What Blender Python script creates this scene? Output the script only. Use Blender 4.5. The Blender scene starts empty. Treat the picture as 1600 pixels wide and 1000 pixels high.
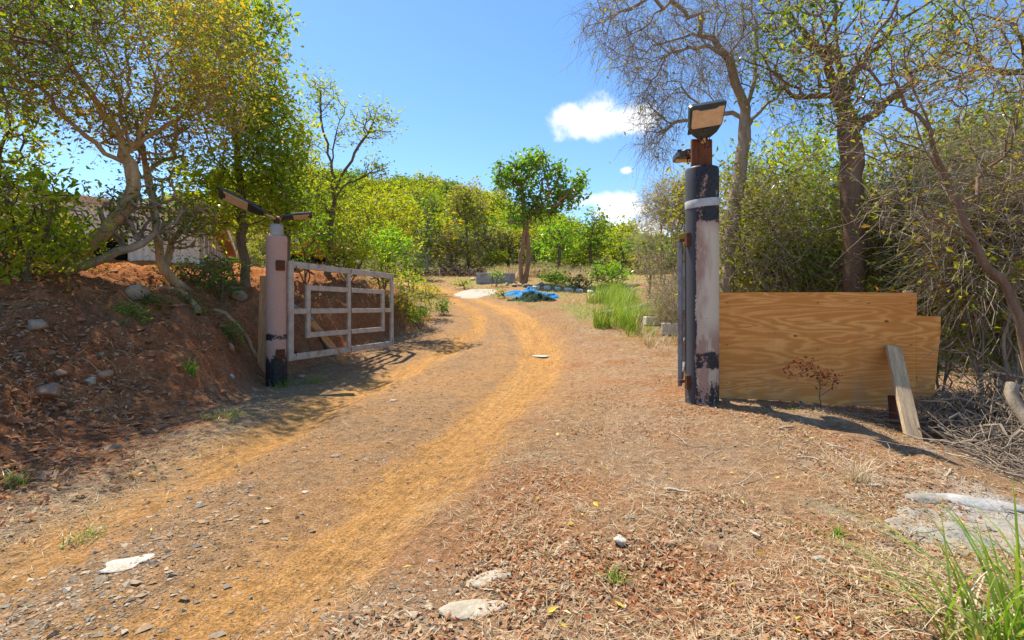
import bpy, math, random
import numpy as np
from mathutils import Vector, Matrix
R = math.radians
sc = bpy.context.scene
COL = sc.collection
# ------------------------------------------------------------------ camera
CZ = 1.25
cam = bpy.data.cameras.new('camera'); camo = bpy.data.objects.new('camera', cam); COL.objects.link(camo)
cam.lens = 18; cam.sensor_width = 36; cam.clip_end = 2000; cam.clip_start = .05
camo.location = (0, 0, CZ); camo.rotation_euler = (R(90), 0, 0)
cam.shift_y = -20 / 1600
sc.camera = camo
# ------------------------------------------------------------------ sky, sun, exposure
SUN_EL = R(61); SUN_AZ = R(-43)          # azimuth measured from +Y towards +X
w = bpy.data.worlds.new('World'); sc.world = w; w.use_nodes = True
nt = w.node_tree; nt.nodes.clear()
def wn(t, **k):
    n = nt.nodes.new(t)
    for a, b in k.items(): setattr(n, a, b)
    return n
sky = wn('ShaderNodeTexSky', sky_type='NISHITA', sun_disc=False, sun_elevation=SUN_EL, sun_rotation=SUN_AZ,
         air_density=1.0, dust_density=.25, ozone_density=3.5, altitude=200)
bg = wn('ShaderNodeBackground'); out = wn('ShaderNodeOutputWorld')
bg.inputs[1].default_value = .124
hsv = wn('ShaderNodeHueSaturation'); hsv.inputs['Saturation'].default_value = 1.15; hsv.inputs['Value'].default_value = .97
nt.links.new(sky.outputs[0], hsv.inputs['Color'])
tc = wn('ShaderNodeTexCoord')
cn = wn('ShaderNodeTexNoise'); cn.inputs['Scale'].default_value = 16; cn.inputs['Detail'].default_value = 7; cn.inputs['Roughness'].default_value = .58
nt.links.new(tc.outputs['Generated'], cn.inputs['Vector'])
nmul = wn('ShaderNodeMath', operation='MULTIPLY_ADD'); nt.links.new(cn.outputs[0], nmul.inputs[0]); nmul.inputs[1].default_value = 1.9; nmul.inputs[2].default_value = -.95
prev = None
def blob(px, py, a, b, gain=1.0):
    global prev
    v = Vector(((px - 800) / 800, 1, (480 - py) / 800)); L = v.length; v.normalize()
    s = wn('ShaderNodeVectorMath', operation='SUBTRACT'); nt.links.new(tc.outputs['Generated'], s.inputs[0]); s.inputs[1].default_value = v
    m = wn('ShaderNodeVectorMath', operation='MULTIPLY'); nt.links.new(s.outputs[0], m.inputs[0])
    m.inputs[1].default_value = (800 * L / a, 1.2, 800 * L / b)
    l = wn('ShaderNodeVectorMath', operation='LENGTH'); nt.links.new(m.outputs[0], l.inputs[0])
    q = wn('ShaderNodeMath', operation='SUBTRACT'); q.inputs[0].default_value = 1.0 * gain; nt.links.new(l.outputs['Value'], q.inputs[1])
    if prev is None: prev = q.outputs[0]
    else:
        x = wn('ShaderNodeMath', operation='MAXIMUM'); nt.links.new(prev, x.inputs[0]); nt.links.new(q.outputs[0], x.inputs[1]); prev = x.outputs[0]
for a in ((925, 192, 105, 34), (893, 184, 60, 30), (930, 172, 48, 32), (978, 190, 66, 28), (950, 314, 70, 18), (975, 330, 80, 20), (1010, 355, 90, 26),
          (978, 266, 16, 9), (-500, 250, 260, 70), (-900, 60, 300, 80), (2300, 200, 300, 70), (2900, 330, 300, 80)): blob(*a)
ad = wn('ShaderNodeMath', operation='ADD'); nt.links.new(prev, ad.inputs[0]); nt.links.new(nmul.outputs[0], ad.inputs[1])
cr = wn('ShaderNodeMapRange', interpolation_type='SMOOTHSTEP'); nt.links.new(ad.outputs[0], cr.inputs[0])
cr.inputs[1].default_value = .12; cr.inputs[2].default_value = .75; cr.inputs[4].default_value = .95
mx = wn('ShaderNodeMixRGB'); nt.links.new(cr.outputs[0], mx.inputs[0]); nt.links.new(hsv.outputs[0], mx.inputs[1]); mx.inputs[2].default_value = (5.4, 5.5, 5.7, 1)
nt.links.new(mx.outputs[0], bg.inputs[0]); nt.links.new(bg.outputs[0], out.inputs[0])
sun = bpy.data.lights.new('sun', 'SUN'); suno = bpy.data.objects.new('sun', sun); COL.objects.link(suno)
sun.energy = 4.3; sun.angle = R(.53); sun.color = (1, .93, .80)
sd = Vector((math.sin(SUN_AZ) * math.cos(SUN_EL), math.cos(SUN_AZ) * math.cos(SUN_EL), math.sin(SUN_EL)))
suno.rotation_euler = sd.to_track_quat('Z', 'Y').to_euler(); suno.location = (0, 0, 30)
vs = sc.view_settings; vs.view_transform = 'Standard'; vs.look = 'None'; vs.exposure = .92; vs.gamma = 1; vs.use_curve_mapping = False

# ------------------------------------------------------------------ helpers
def P(px, py, d): return np.array([(px - 800) / 800 * d, d, CZ - (py - 480) / 800 * d])
def tag(o, label, cat, group=None, kind=None):
    o['label'] = label; o['category'] = cat
    if group: o['group'] = group
    if kind: o['kind'] = kind
    return o
def empty(name, loc=(0, 0, 0), rz=0):
    o = bpy.data.objects.new(name, None); COL.objects.link(o); o.location = loc; o.rotation_euler.z = rz; o.empty_display_size = .2
    return o
def mesh(name, V, F, mat, smooth=False, attrs=None):
    me = bpy.data.meshes.new(name)
    V = np.asarray(V, dtype=np.float32).reshape(-1, 3)
    if not isinstance(F, list): F = [F]
    F = [np.asarray(f, dtype=np.int32) for f in F if len(f)]
    nl = sum(f.size for f in F); npoly = sum(len(f) for f in F)
    me.vertices.add(len(V)); me.vertices.foreach_set('co', V.ravel())
    me.loops.add(nl); me.loops.foreach_set('vertex_index', np.concatenate([f.ravel() for f in F]))
    tot = np.concatenate([np.full(len(f), f.shape[1]) for f in F]).astype(np.int32)
    st = np.concatenate([[0], np.cumsum(tot)[:-1]]).astype(np.int32)
    me.polygons.add(npoly); me.polygons.foreach_set('loop_start', st); me.polygons.foreach_set('loop_total', tot)
    me.polygons.foreach_set('use_smooth', np.full(npoly, bool(smooth)))
    for k, a in (attrs or {}).items():
        a = np.asarray(a, dtype=np.float32)
        if a.ndim == 1:
            at = me.attributes.new(k, 'FLOAT', 'POINT'); at.data.foreach_set('value', a)
        else:
            at = me.attributes.new(k, 'FLOAT_COLOR', 'POINT'); at.data.foreach_set('color', np.c_[a[:, :3], np.ones(len(a))].astype(np.float32).ravel())
    me.update(calc_edges=True)
    if mat: me.materials.append(mat)
    return me
def put(name, me, parent=None, loc=None):
    o = bpy.data.objects.new(name, me); COL.objects.link(o); o.parent = parent
    if loc is not None: o.location = loc
    return o
def mk(name, V, F, mat, parent=None, smooth=False, attrs=None, loc=None):
    return put(name, mesh(name, V, F, mat, smooth, attrs), parent, loc)
def nrm(a): return a / np.maximum(np.linalg.norm(a, axis=-1, keepdims=True), 1e-9)
# value noise
def _h(ix, iy, s):
    h = (ix.astype(np.int64) * 374761393 + iy.astype(np.int64) * 668265263 + s * 2147483647 + 1013904223) & 0xffffffff
    h = ((h ^ (h >> 13)) * 1274126177) & 0xffffffff
    return ((h ^ (h >> 16)) & 0xffff) / 65535.0
def vn(x, y, s=0):
    x = np.asarray(x, float); y = np.asarray(y, float)
    xi = np.floor(x); yi = np.floor(y); u = x - xi; v = y - yi; u = u * u * (3 - 2 * u); v = v * v * (3 - 2 * v)
    return (_h(xi, yi, s) * (1 - u) + _h(xi + 1, yi, s) * u) * (1 - v) + (_h(xi, yi + 1, s) * (1 - u) + _h(xi + 1, yi + 1, s) * u) * v
def fbm(x, y, s=0, o=4):
    t = 0; a = .5
    for i in range(o): t = t + a * (vn(x * 2 ** i, y * 2 ** i, s + i * 7) - .5); a *= .5
    return t * 2
def sst(e0, e1, x):
    t = np.clip((x - e0) / (e1 - e0), 0, 1); return t * t * (3 - 2 * t)

# ------------------------------------------------------------------ terrain
LR = np.array([[0, -2.45], [6, -2.4], [8, -2.3], [10, -2.0], [12, -1.5], [14, -1.05], [16, -1.0], [19, -1.6], [22, -2.7], [25, -4.2], [28, -6], [31, -9], [34, -14], [40, -26]])
RR = np.array([[0, -1.6], [1, -1.5], [2.6, -1.05], [4.5, -.5], [7, 0], [9, .35], [11, .6], [13, .72], [15, .55], [17, .1], [20, -.9], [23, -2.4], [26, -4.2], [29, -6.5], [32, -10], [35, -15], [40, -27]])
FT = np.array([[-10, -3.2], [0, -3.25], [5, -3.35], [7, -3.9], [8.6, -4.45], [10, -4.15], [13, -3.5], [15, -2.7], [16.5, -2.6], [18.5, -3.6], [21, -5], [24, -7], [28, -10], [32, -14], [40, -30], [60, -70]])
def sm(tab, y, wd):
    return sum(np.interp(y + o * wd, tab[:, 0], tab[:, 1]) for o in (-1, -.66, -.33, 0, .33, .66, 1)) / 7
BASE = np.array([[-20, -.3], [0, 0], [6, .03], [9, .03], [12, .2], [16, .85], [23, 1.85], [28, 2.6], [36, 3.6], [60, 3.9], [400, 3.9]])
def ruts(x, y):
    l = sm(LR, y, 1.2); r = sm(RR, y, 1.2)
    g = lambda d, s: np.exp(-(d / s) ** 2)
    wob = fbm(y * .8, x * .3, 90, 3) * .12
    return g(x - l + wob, .38), g(x - r + wob, .52), l, r
def terrain(x, y, detail=True):
    x = np.asarray(x, float); y = np.asarray(y, float)
    b = sm(BASE, y, 1.6)
    z = b.copy()
    # far hill
    sl = sum(np.interp(x * 60 / np.maximum(y, 60) + o, [-60, -20, -6, 4, 15, 40, 80], [.29, .29, .255, .17, .08, .03, .02]) for o in (-4, 0, 4)) / 3
    yy = np.maximum(0, y - 37); hh = np.where(yy < 68, yy, 68 + (yy - 68) * -.15)
    z = z + np.maximum(hh, 0) * sl * sst(0, 10, yy)
    z = z + fbm(x * .06, y * .06, 40, 3) * 3 * sst(40, 70, y)
    # left bank
    ft = sm(FT, y, .7) + fbm(y * .6, x * .0, 17, 3) * .5 * sst(1, 4, y)
    t = ft - x
    soft = np.interp(t, [0, .35, .8, 1.6, 2.5, 3.5, 5, 7, 12, 40], [0, .07, .25, .68, 1.08, 1.35, 1.75, 2.15, 2.5, 3.0])
    hard = np.interp(t, [0, .15, .5, .9, 1.6, 3, 5, 7, 12, 40], [0, .15, .8, 1.15, 1.42, 1.75, 2.0, 2.25, 2.6, 3.0])
    k = sst(5.5, 8.5, y)
    z = z + (soft * (1 - k) + hard * k) * np.clip((3.6 - b) / 3.5, .3, 1) * (1 - sst(26, 45, y) * .7)
    inb = sst(.1, 1.2, t)
    # right side rises slightly at the post, then falls away
    rr = sm(RR, y, 1.2)
    z = z + .12 * sst(.6, 2.2, x - rr * 0 - .2) * sst(3.5, 5.5, y) * (1 - sst(9, 14, y))
    z = z - np.clip(.30 * (x - 3.3), 0, .75) * sst(1.5, 4, y) * (1 - .6 * sst(5.2, 6.3, y)) * (1 - sst(9, 14, y))
    z = z - .13 * np.exp(-((x + 3.7) / 1.0) ** 2 - ((y - 8.4) / 1.5) ** 2)
    z = z + np.clip(.10 * (x - 4), 0, 1.0) * sst(9, 16, y) * (1 - sst(26, 36, y))
    if detail:
        gl, gr, l, r = ruts(x, y)
        near = 1 - sst(20, 40, y)
        z = z - (.065 * gl + .07 * gr) * near
        road = sst(-.9, -.4, x - l) * (1 - sst(.3, .9, x - r))
        z = z + near * (fbm(x * 1.3, y * 1.3, 3, 4) * .07 + fbm(x * 9, y * 9, 5, 2) * .016 * (1 - .6 * road))
        z = z + near * road * fbm((x - r) * 22, y * 1.0, 9, 2) * .008
        lump = np.maximum(fbm(x * 2.3, y * 2.3, 21, 4), -.3)
        z = z + inb * near * (lump * .22 + fbm(x * 6, y * 6, 23, 4) * .15)
    return z
def GZ(x, y): return terrain(np.atleast_1d(x), np.atleast_1d(y))
def gz(x, y): return float(GZ(x, y)[0])
def axis(lo, hi, d, gl, gh, lo2, hi2):
    a = list(np.arange(lo, hi, d)); s = d
    x = a[-1]
    while x < hi2: s = min(s * gh, 9); x += s; a.append(x)
    s = d; x = a[0]; pre = []
    while x > lo2: s = min(s * gl, 9); x -= s; pre.append(x)
    return np.array(pre[::-1] + a)
xs = axis(-5.0, 5.0, .04, 1.035, 1.035, -260, 260)
ys = axis(1.2, 10.5, .04, 1.25, 1.028, -25, 420)
GX, GY = np.meshgrid(xs, ys); gx = GX.ravel(); gy = GY.ravel()
GZv = terrain(gx, gy)
nx, ny = len(xs), len(ys)
ii = np.arange(nx * ny).reshape(ny, nx)
QF = np.stack([ii[:-1, :-1], ii[:-1, 1:], ii[1:, 1:], ii[1:, :-1]], -1).reshape(-1, 4)
# surface colour (albedo) per vertex
gl_, gr_, l_, r_ = ruts(gx, gy)
ftv = sm(FT, gy, .7); tb = ftv - gx
n1 = fbm(gx * .9, gy * .9, 51, 4); n2 = fbm(gx * 3.5, gy * 3.5, 61, 4); n3 = fbm(gx * .25, gy * .25, 71, 3)
def mixc(c, k, col): return c * (1 - k[:, None]) + np.array(col)[None] * k[:, None]
C = np.tile(np.array([.38, .21, .105]), (len(gx), 1))
C = mixc(C, np.clip(.5 + n1 * 1.3, 0, 1), (.39, .24, .13))
roadm = sst(-.95, -.45, gx - l_) * (1 - sst(.35, 1.1, gx - r_ + n1 * .5))
C = mixc(C, roadm * .85, (.44, .25, .115))
C = mixc(C, roadm * np.clip(.2 + n2 * 1.4 + n1 + fbm((gx - r_) * 3, gy * .3, 35, 2), 0, .75), (.35, .22, .12))
streak = fbm((gx - r_) * 5, gy * .35, 33, 3)
rk = sst(.25, .8, np.maximum(gl_, gr_ * 1.0) * (1.0 + streak * .9 + n2 * .5)) * (1 - sst(24, 36, gy))
C = mixc(C, rk * .85, (.55, .285, .095))
C = mixc(C, np.clip(rk - .6, 0, 1) * np.clip(streak * 2, 0, 1), (.62, .36, .15))
rightl = sst(.3, 1.3, gx - r_ + n1 * .6) * (1 - sst(13, 18, gy))
C = mixc(C, rightl * np.clip(.5 + n2 * 1.8, 0, 1) * .8, (.40, .265, .16))
C = mixc(C, rightl * np.clip(n1 * 2.6 - .1, 0, 1) * .8, (.38, .165, .07))
C = mixc(C, rightl * np.clip(-n1 * 2 - .2, 0, 1) * .6, (.36, .245, .15))
bk = sst(-.55, .15, tb + n1 * .3)
C = mixc(C, bk, (.36, .14, .06))
C = mixc(C, bk * np.clip(.2 + n2 * 1.6, 0, 1) * .8, (.44, .20, .09))
C = mixc(C, bk * np.clip(-n1 * 1.6 + .1, 0, 1) * .7, (.24, .12, .065))
C = mixc(C, sst(2.8, 4.2, tb + n1) * sst(8, 10, gy) * (1 - sst(17, 22, gy)), (.52, .20, .07))
ed = sst(-1.1, -.5, tb) * (1 - sst(-.3, .3, tb))
C = mixc(C, ed * np.clip(.6 + n2, 0, 1) * .8, (.33, .24, .155))
pale = np.exp(-((gx - 3.0 - .35 * (gy - 2.9)) / .75) ** 2 - ((gy - 2.75) / .8) ** 2)
C = mixc(C, np.clip(pale * 1.5 + n2 * .9 - .25, 0, 1) * sst(1.5, 2.0, gx), (.48, .44, .37))
grn = sst(11, 16, gy) * np.clip(sst(1.0, 2.6, gx - r_) * (.35 + n1 * 1.8), 0, 1)
C = mixc(C, grn * .8, (.28, .25, .09))
C = mixc(C, sst(31, 37, gy), (.15, .13, .05))
C = C * (1 + n3[:, None] * .12)
def newmat(name):
    m = bpy.data.materials.new(name); m.use_nodes = True; t = m.node_tree; t.nodes.clear()
    return m, t
class NT:
    def __init__(s, name):
        s.m, s.t = newmat(name); s.o = s.n('ShaderNodeOutputMaterial')
    def n(s, t, **k):
        x = s.t.nodes.new(t)
        for a, b in k.items(): setattr(x, a, b)
        return x
    def l(s, a, b): s.t.links.new(a, b)
    def coord(s, kind='Object', scale=None):
        c = s.n('ShaderNodeTexCoord').outputs[kind]
        if scale is not None:
            mp = s.n('ShaderNodeMapping'); s.l(c, mp.inputs[0]); mp.inputs['Scale'].default_value = scale; c = mp.outputs[0]
        return c
    def noise(s, vec, scale, detail=4, rough=.55, dist=0):
        x = s.n('ShaderNodeTexNoise'); s.l(vec, x.inputs['Vector']); x.inputs['Scale'].default_value = scale
        x.inputs['Detail'].default_value = detail; x.inputs['Roughness'].default_value = rough; x.inputs['Distortion'].default_value = dist
        return x.outputs[0]
    def ramp(s, fac, stops, mode='LINEAR'):
        x = s.n('ShaderNodeValToRGB'); s.l(fac, x.inputs[0]); e = x.color_ramp.elements; x.color_ramp.interpolation = mode
        while len(e) < len(stops): e.new(.5)
        for i, (p, c) in enumerate(stops):
            e[i].position = p; e[i].color = (c, c, c, 1) if isinstance(c, (int, float)) else (*c, 1)
        return x.outputs[0]
    def mix(s, f, a, b, mode='MIX'):
        x = s.n('ShaderNodeMixRGB', blend_type=mode)
        for i, v in enumerate((f, a, b)):
            if isinstance(v, (int, float)): x.inputs[i].default_value = v if i == 0 else (v, v, v, 1)
            elif isinstance(v, tuple): x.inputs[i].default_value = (*v, 1)
            else: s.l(v, x.inputs[i])
        return x.outputs[0]
    def math(s, op, a, b=0, c=0):
        x = s.n('ShaderNodeMath', operation=op)
        for i, v in enumerate((a, b, c)):
            if isinstance(v, (int, float)): x.inputs[i].default_value = v
            else: s.l(v, x.inputs[i])
        return x.outputs[0]
    def attr(s, name, out='Fac'): return s.n('ShaderNodeAttribute', attribute_name=name).outputs[out]
    def bump(s, h, strength=.5, dist=.02):
        b = s.n('ShaderNodeBump'); b.inputs['Strength'].default_value = strength; b.inputs['Distance'].default_value = dist; s.l(h, b.inputs['Height']); return b.outputs[0]
    def bsdf(s, col, rough=.8, spec=.3, normal=None, metal=0):
        p = s.n('ShaderNodeBsdfPrincipled')
        for k, v in (('Base Color', col), ('Roughness', rough), ('Specular IOR Level', spec), ('Metallic', metal)):
            if isinstance(v, tuple): p.inputs[k].default_value = (*v, 1)
            elif isinstance(v, (int, float)): p.inputs[k].default_value = v
            else: s.l(v, p.inputs[k])
        if normal: s.l(normal, p.inputs['Normal'])
        s.l(p.outputs[0], s.o.inputs[0]); return s.m
def m_ground():
    s = NT('earth'); c = s.coord('Object')
    base = s.attr('Col', 'Color')
    f1 = s.noise(c, 14, 6, .65); f2 = s.noise(c, 70, 4, .7); f3 = s.noise(c, 230, 2, .6)
    k = s.ramp(f1, [(.25, .55), (.5, 1.0), (.78, 1.38)])
    col = s.mix(1.0, base, k, 'MULTIPLY')
    k2 = s.ramp(f2, [(.32, .42), (.5, 1.0), (.68, 1.55)])
    col = s.mix(.85, col, k2, 'MULTIPLY')
    cb = s.n('ShaderNodeCombineXYZ'); sp = s.n('ShaderNodeSeparateXYZ'); s.l(c, sp.inputs[0]); s.l(s.math('MULTIPLY', s.attr('across'), 34), cb.inputs[0]); s.l(s.math('MULTIPLY', sp.outputs[1], 1.1), cb.inputs[1])
    tr = s.noise(cb.outputs[0], 1.0, 4, .6)                       # fine lines left by tyres
    rkm = s.attr('rutk'); tk_ = s.math('MULTIPLY', rkm, .45)
    col = s.mix(tk_, col, s.mix(1.0, col, s.ramp(tr, [(.33, .62), (.5, 1.0), (.68, 1.3)]), 'MULTIPLY'))
    v = s.n('ShaderNodeTexVoronoi'); s.l(c, v.inputs['Vector']); v.inputs['Scale'].default_value = 55; v.inputs['Randomness'].default_value = 1
    peb = s.ramp(v.outputs['Distance'], [(.12, 1.0), (.3, 0.0)])
    pm = s.math('MULTIPLY', peb, s.ramp(s.noise(c, 5, 3), [(.42, 0.0), (.62, .75)]))
    pc = s.mix(.5, v.outputs['Color'], (.5, .5, .5)); pc = s.mix(1.0, pc, (.62, .52, .42), 'MULTIPLY')
    col = s.mix(pm, col, pc)
    h = s.math('ADD', s.math('ADD', s.math('MULTIPLY', f1, .8), s.math('MULTIPLY', s.math('MULTIPLY', tr, rkm), .4)), s.math('ADD', s.math('MULTIPLY', f2, .5), s.math('ADD', s.math('MULTIPLY', f3, .25), s.math('MULTIPLY', pm, .4))))
    return s.bsdf(col, 1.0, 0.0, s.bump(h, 1.0, .045))
M_GROUND = m_ground()
# split the one sheet into named pieces that share their border vertices
fc = QF.mean(1)
cx = gx[QF].mean(1); cy = gy[QF].mean(1)
isroad = (roadm[QF].mean(1) > .5) & (cy < 36); isbank = (tb[QF].mean(1) > -.1) & (cy < 30) & (cx > -40) & ~isroad
ishill = (cy > 37)
VN = None
def sheet(name, sel):
    f = QF[sel]; used = np.unique(f); mp = np.full(nx * ny, -1); mp[used] = np.arange(len(used))
    me = mesh(name, np.c_[gx, gy, GZv][used], mp[f], M_GROUND, True, {'Col': C[used], 'across': (gx - r_)[used], 'rutk': rk[used]})
    me.normals_split_custom_set_from_vertices(VN[used].tolist())
    o = put(name, me); o['kind'] = 'structure'; return o
dzx = np.gradient(GZv.reshape(ny, nx), xs, axis=1); dzy = np.gradient(GZv.reshape(ny, nx), ys, axis=0)
VN = nrm(np.stack([-dzx.ravel(), -dzy.ravel(), np.ones(nx * ny)], -1))
sheet('dirt_road', isroad); sheet('earth_bank', isbank); sheet('hillside', ishill & ~isroad & ~isbank); sheet('ground', ~isroad & ~isbank & ~ishill)

# ------------------------------------------------------------------ materials
def m_leaf(name, cols, trans=.58, gloss=.16):
    s = NT(name); r = s.attr('rnd')
    st = [(i / max(1, len(cols) - 1), c) for i, c in enumerate(cols)]
    col = s.ramp(r, st)
    d = s.n('ShaderNodeBsdfDiffuse'); s.l(col, d.inputs[0])
    t = s.n('ShaderNodeBsdfTranslucent'); tcol = s.mix(1.0, col, (1.45, 1.35, .5), 'MULTIPLY'); s.l(tcol, t.inputs[0])
    a = s.n('ShaderNodeMixShader'); a.inputs[0].default_value = trans; s.l(d.outputs[0], a.inputs[1]); s.l(t.outputs[0], a.inputs[2])
    g = s.n('ShaderNodeBsdfGlossy'); g.inputs['Roughness'].default_value = .45; g.inputs[0].default_value = (1, 1, 1, 1)
    b = s.n('ShaderNodeMixShader'); fr = s.n('ShaderNodeFresnel'); fr.inputs[0].default_value = 1.35
    s.l(s.math('MULTIPLY', fr.outputs[0], gloss), b.inputs[0]); s.l(a.outputs[0], b.inputs[1]); s.l(g.outputs[0], b.inputs[2])
    s.l(b.outputs[0], s.o.inputs[0]); return s.m
def m_bark(name, c1, c2, scale=9):
    s = NT(name); c = s.coord('Object', (1, 1, .3)); n = s.noise(c, scale, 6, .65); n2 = s.noise(s.coord('Object'), 60, 3)
    col = s.ramp(n, [(.3, c1), (.7, c2)]); col = s.mix(.5, col, s.ramp(n2, [(.3, .6), (.7, 1.3)]), 'MULTIPLY')
    return s.bsdf(col, .9, .15, s.bump(s.math('ADD', n, s.math('MULTIPLY', n2, .3)), .8, .02))
L_YG = m_leaf('leaf_yellow_green', [(0.123, 0.209, 0.014), (0.224, 0.336, 0.020), (0.347, 0.429, 0.024), (0.493, 0.452, 0.028)])
L_DARK = m_leaf('leaf_dark_green', [(0.050, 0.104, 0.013), (0.090, 0.174, 0.018), (0.157, 0.255, 0.022), (0.269, 0.325, 0.028)])
L_GREEN = m_leaf('leaf_fresh_green', [(0.060, 0.135, 0.015), (0.112, 0.240, 0.024), (0.180, 0.330, 0.033), (0.255, 0.390, 0.045)])
L_BRIGHT = m_leaf('leaf_bright_green', [(0.105, 0.225, 0.018), (0.180, 0.360, 0.027), (0.255, 0.450, 0.030), (0.390, 0.495, 0.045)])
L_TAN = m_leaf('leaf_mixed_dry', [(0.078, 0.139, 0.017), (0.168, 0.232, 0.022), (0.302, 0.313, 0.033), (0.470, 0.348, 0.044), (0.448, 0.209, 0.050)])
L_OLIVE = m_leaf('leaf_olive', [(0.123, 0.162, 0.022), (0.202, 0.232, 0.028), (0.302, 0.302, 0.039), (0.403, 0.336, 0.066)])
L_GOLD = m_leaf('leaf_gold', [(.19, .25, .014), (.28, .34, .017), (.37, .38, .02), (.14, .23, .015)])
L_RED = m_leaf('leaf_red_dry', [(.16, .03, .02), (.25, .06, .03), (.12, .06, .03)])
L_LITTER = m_leaf('leaf_litter', [(.18, .085, .045), (.34, .15, .07), (.46, .21, .09), (.54, .34, .17), (.42, .34, .26)], .12, 0)
L_LITTER2 = m_leaf('leaf_litter_tan', [(.32, .10, .045), (.40, .19, .09), (.46, .30, .16), (.50, .40, .27), (.30, .16, .085)], .12, 0)
L_YELLOW = m_leaf('leaf_fallen_yellow', [(.62, .42, .02), (.72, .50, .03), (.58, .48, .05)], .2, .1)
L_STRAW = m_leaf('straw', [(.44, .31, .17), (.54, .42, .26), (.62, .53, .38), (.38, .26, .14)], .2, .02)
L_GRASS = m_leaf('grass_blade', [(0.105, 0.195, 0.022), (0.165, 0.300, 0.038), (0.255, 0.390, 0.060), (0.450, 0.405, 0.135)], .45, .05)
L_MIX = m_leaf('leaf_green_mixed', [(0.067, 0.139, 0.013), (0.134, 0.232, 0.017), (0.224, 0.325, 0.022), (0.358, 0.418, 0.024), (0.515, 0.441, 0.028)])
B_TAN = m_bark('bark_tan', (.28, .17, .08), (.54, .37, .20))
B_GREY = m_bark('bark_grey', (.20, .15, .105), (.42, .34, .25))
B_DARK = m_bark('bark_dark', (.10, .07, .045), (.24, .17, .105))
B_RED = m_bark('bark_red', (.22, .10, .05), (.42, .24, .14))
B_DRY = m_bark('bark_dry_twig', (.36, .28, .19), (.60, .50, .37))
B_RUST = m_bark('bark_brown', (.13, .08, .05), (.26, .17, .11))
def m_plain(name, col, rough=.7, spec=.3, var=.25, scale=12, bump=.25, metal=0, dirt=None):
    s = NT(name); c = s.coord('Object'); n = s.noise(c, scale, 6, .6); n2 = s.noise(c, scale * 7, 3)
    k = s.ramp(n, [(.25, 1 - var), (.75, 1 + var)]); k2 = s.ramp(n2, [(.25, 1 - var * .6), (.75, 1 + var * .6)])
    cc = s.mix(1, s.mix(1, tuple(col), k, 'MULTIPLY'), k2, 'MULTIPLY')
    if dirt: cc = s.mix(s.ramp(s.noise(c, scale * .6, 7, .7), [(.5, 0.0), (.68, 1.0)]), cc, tuple(dirt))
    return s.bsdf(cc, rough, spec, s.bump(s.math('ADD', n, n2), bump, .01), metal)
M_STONE = m_plain('stone_pale', (.40, .34, .25), .9, .2, .3, 8, .6)
M_WSTONE = m_plain('stone_white', (.52, .48, .40), .9, .1, .35, 14, .8, dirt=(.38, .27, .17))
M_BSTONE = m_plain('stone_brown', (.34, .2, .12), .9, .2, .35, 10, .6)
M_GSTONE = m_plain('stone_grey', (.34, .25, .17), .9, .2, .35, 10, .6)
M_CONCD = m_plain('weathered_concrete', (.27, .25, .215), .95, .15, .4, 9, .8, dirt=(.33, .22, .13))
M_CONC = m_plain('concrete', (.36, .35, .33), .9, .2, .3, 6, .4, dirt=(.26, .22, .18))
M_CONCW = m_plain('concrete_pale', (.70, .66, .58), .9, .2, .2, 8, .4, dirt=(.42, .36, .28))
M_GALV = m_plain('painted_steel_pale', (.42, .37, .31), .55, .4, .22, 7, .1, dirt=(.24, .165, .11))
M_RUST = m_plain('rusty_steel', (.11, .045, .022), .9, .2, .45, 25, .5)
M_BLUEST = m_plain('steel_blue_grey', (.21, .22, .235), .45, .5, .25, 8, .1, dirt=(.14, .09, .06))
M_BLACKP = m_plain('dark_plastic', (.035, .042, .04), .45, .5, .3, 10, .1, dirt=(.07, .075, .05))
M_PANEL = m_plain('solar_panel', (.03, .045, .075), .2, .6, .2, 20, .02)
M_LENS = m_plain('lamp_lens', (.62, .44, .27), .6, .4, .12, 20, .05, dirt=(.5, .34, .2))
M_ZINC = m_plain('corrugated_zinc', (.88, .86, .83), .5, .4, .12, 3, .1)
M_WWALL = m_plain('white_paint', (.70, .68, .66), .8, .3, .12, 3, .1)
M_BROWNP = m_plain('brown_soffit', (.32, .18, .115), .8, .3, .2, 4, .1)
M_DARK = m_plain('dark_interior', (.012, .012, .013), .8, .2, .2, 4, .1)
M_YPAINT = m_plain('yellow_paint', (.58, .29, .03), .5, .4, .15, 4, .05)
M_GLASS = m_plain('dark_glass', (.02, .025, .035), .1, .6, .1, 4, .0)
M_CHROME = m_plain('light_trim', (.45, .47, .5), .3, .5, .1, 4, .05)
M_RUBBER = m_plain('rubber', (.02, .02, .02), .85, .2, .2, 10, .2)
M_TARP = m_plain('blue_tarp', (.012, .22, .50), .75, .25, .25, 5, .3)
M_NET = m_plain('dark_green_net', (.025, .045, .02), .9, .2, .5, 25, .8)
M_SAND = m_plain('pale_sand', (.46, .40, .32), .95, .1, .15, 14, .5)
def m_wood(name, c1, c2, axis_scale=(1, 1, 12), scale=3):
    s = NT(name); c = s.coord('Object', axis_scale); n = s.noise(c, scale, 6, .6, .3); n2 = s.noise(c, scale * 6, 3)
    col = s.ramp(n, [(.3, c1), (.7, c2)]); col = s.mix(.6, col, s.ramp(n2, [(.35, .6), (.65, 1.25)]), 'MULTIPLY')
    return s.bsdf(col, .85, .2, s.bump(n2, .5, .006))
M_PLANK = m_wood('weathered_plank', (.40, .27, .15), (.68, .50, .30), (10, 10, .8), 3)
M_BOARD = m_wood('raw_board', (.40, .21, .09), (.60, .36, .18), (10, 10, .7), 3)
M_RUSTW = m_wood('red_brown_board', (.10, .035, .018), (.20, .075, .035), (8, 8, .8), 4)
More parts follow.
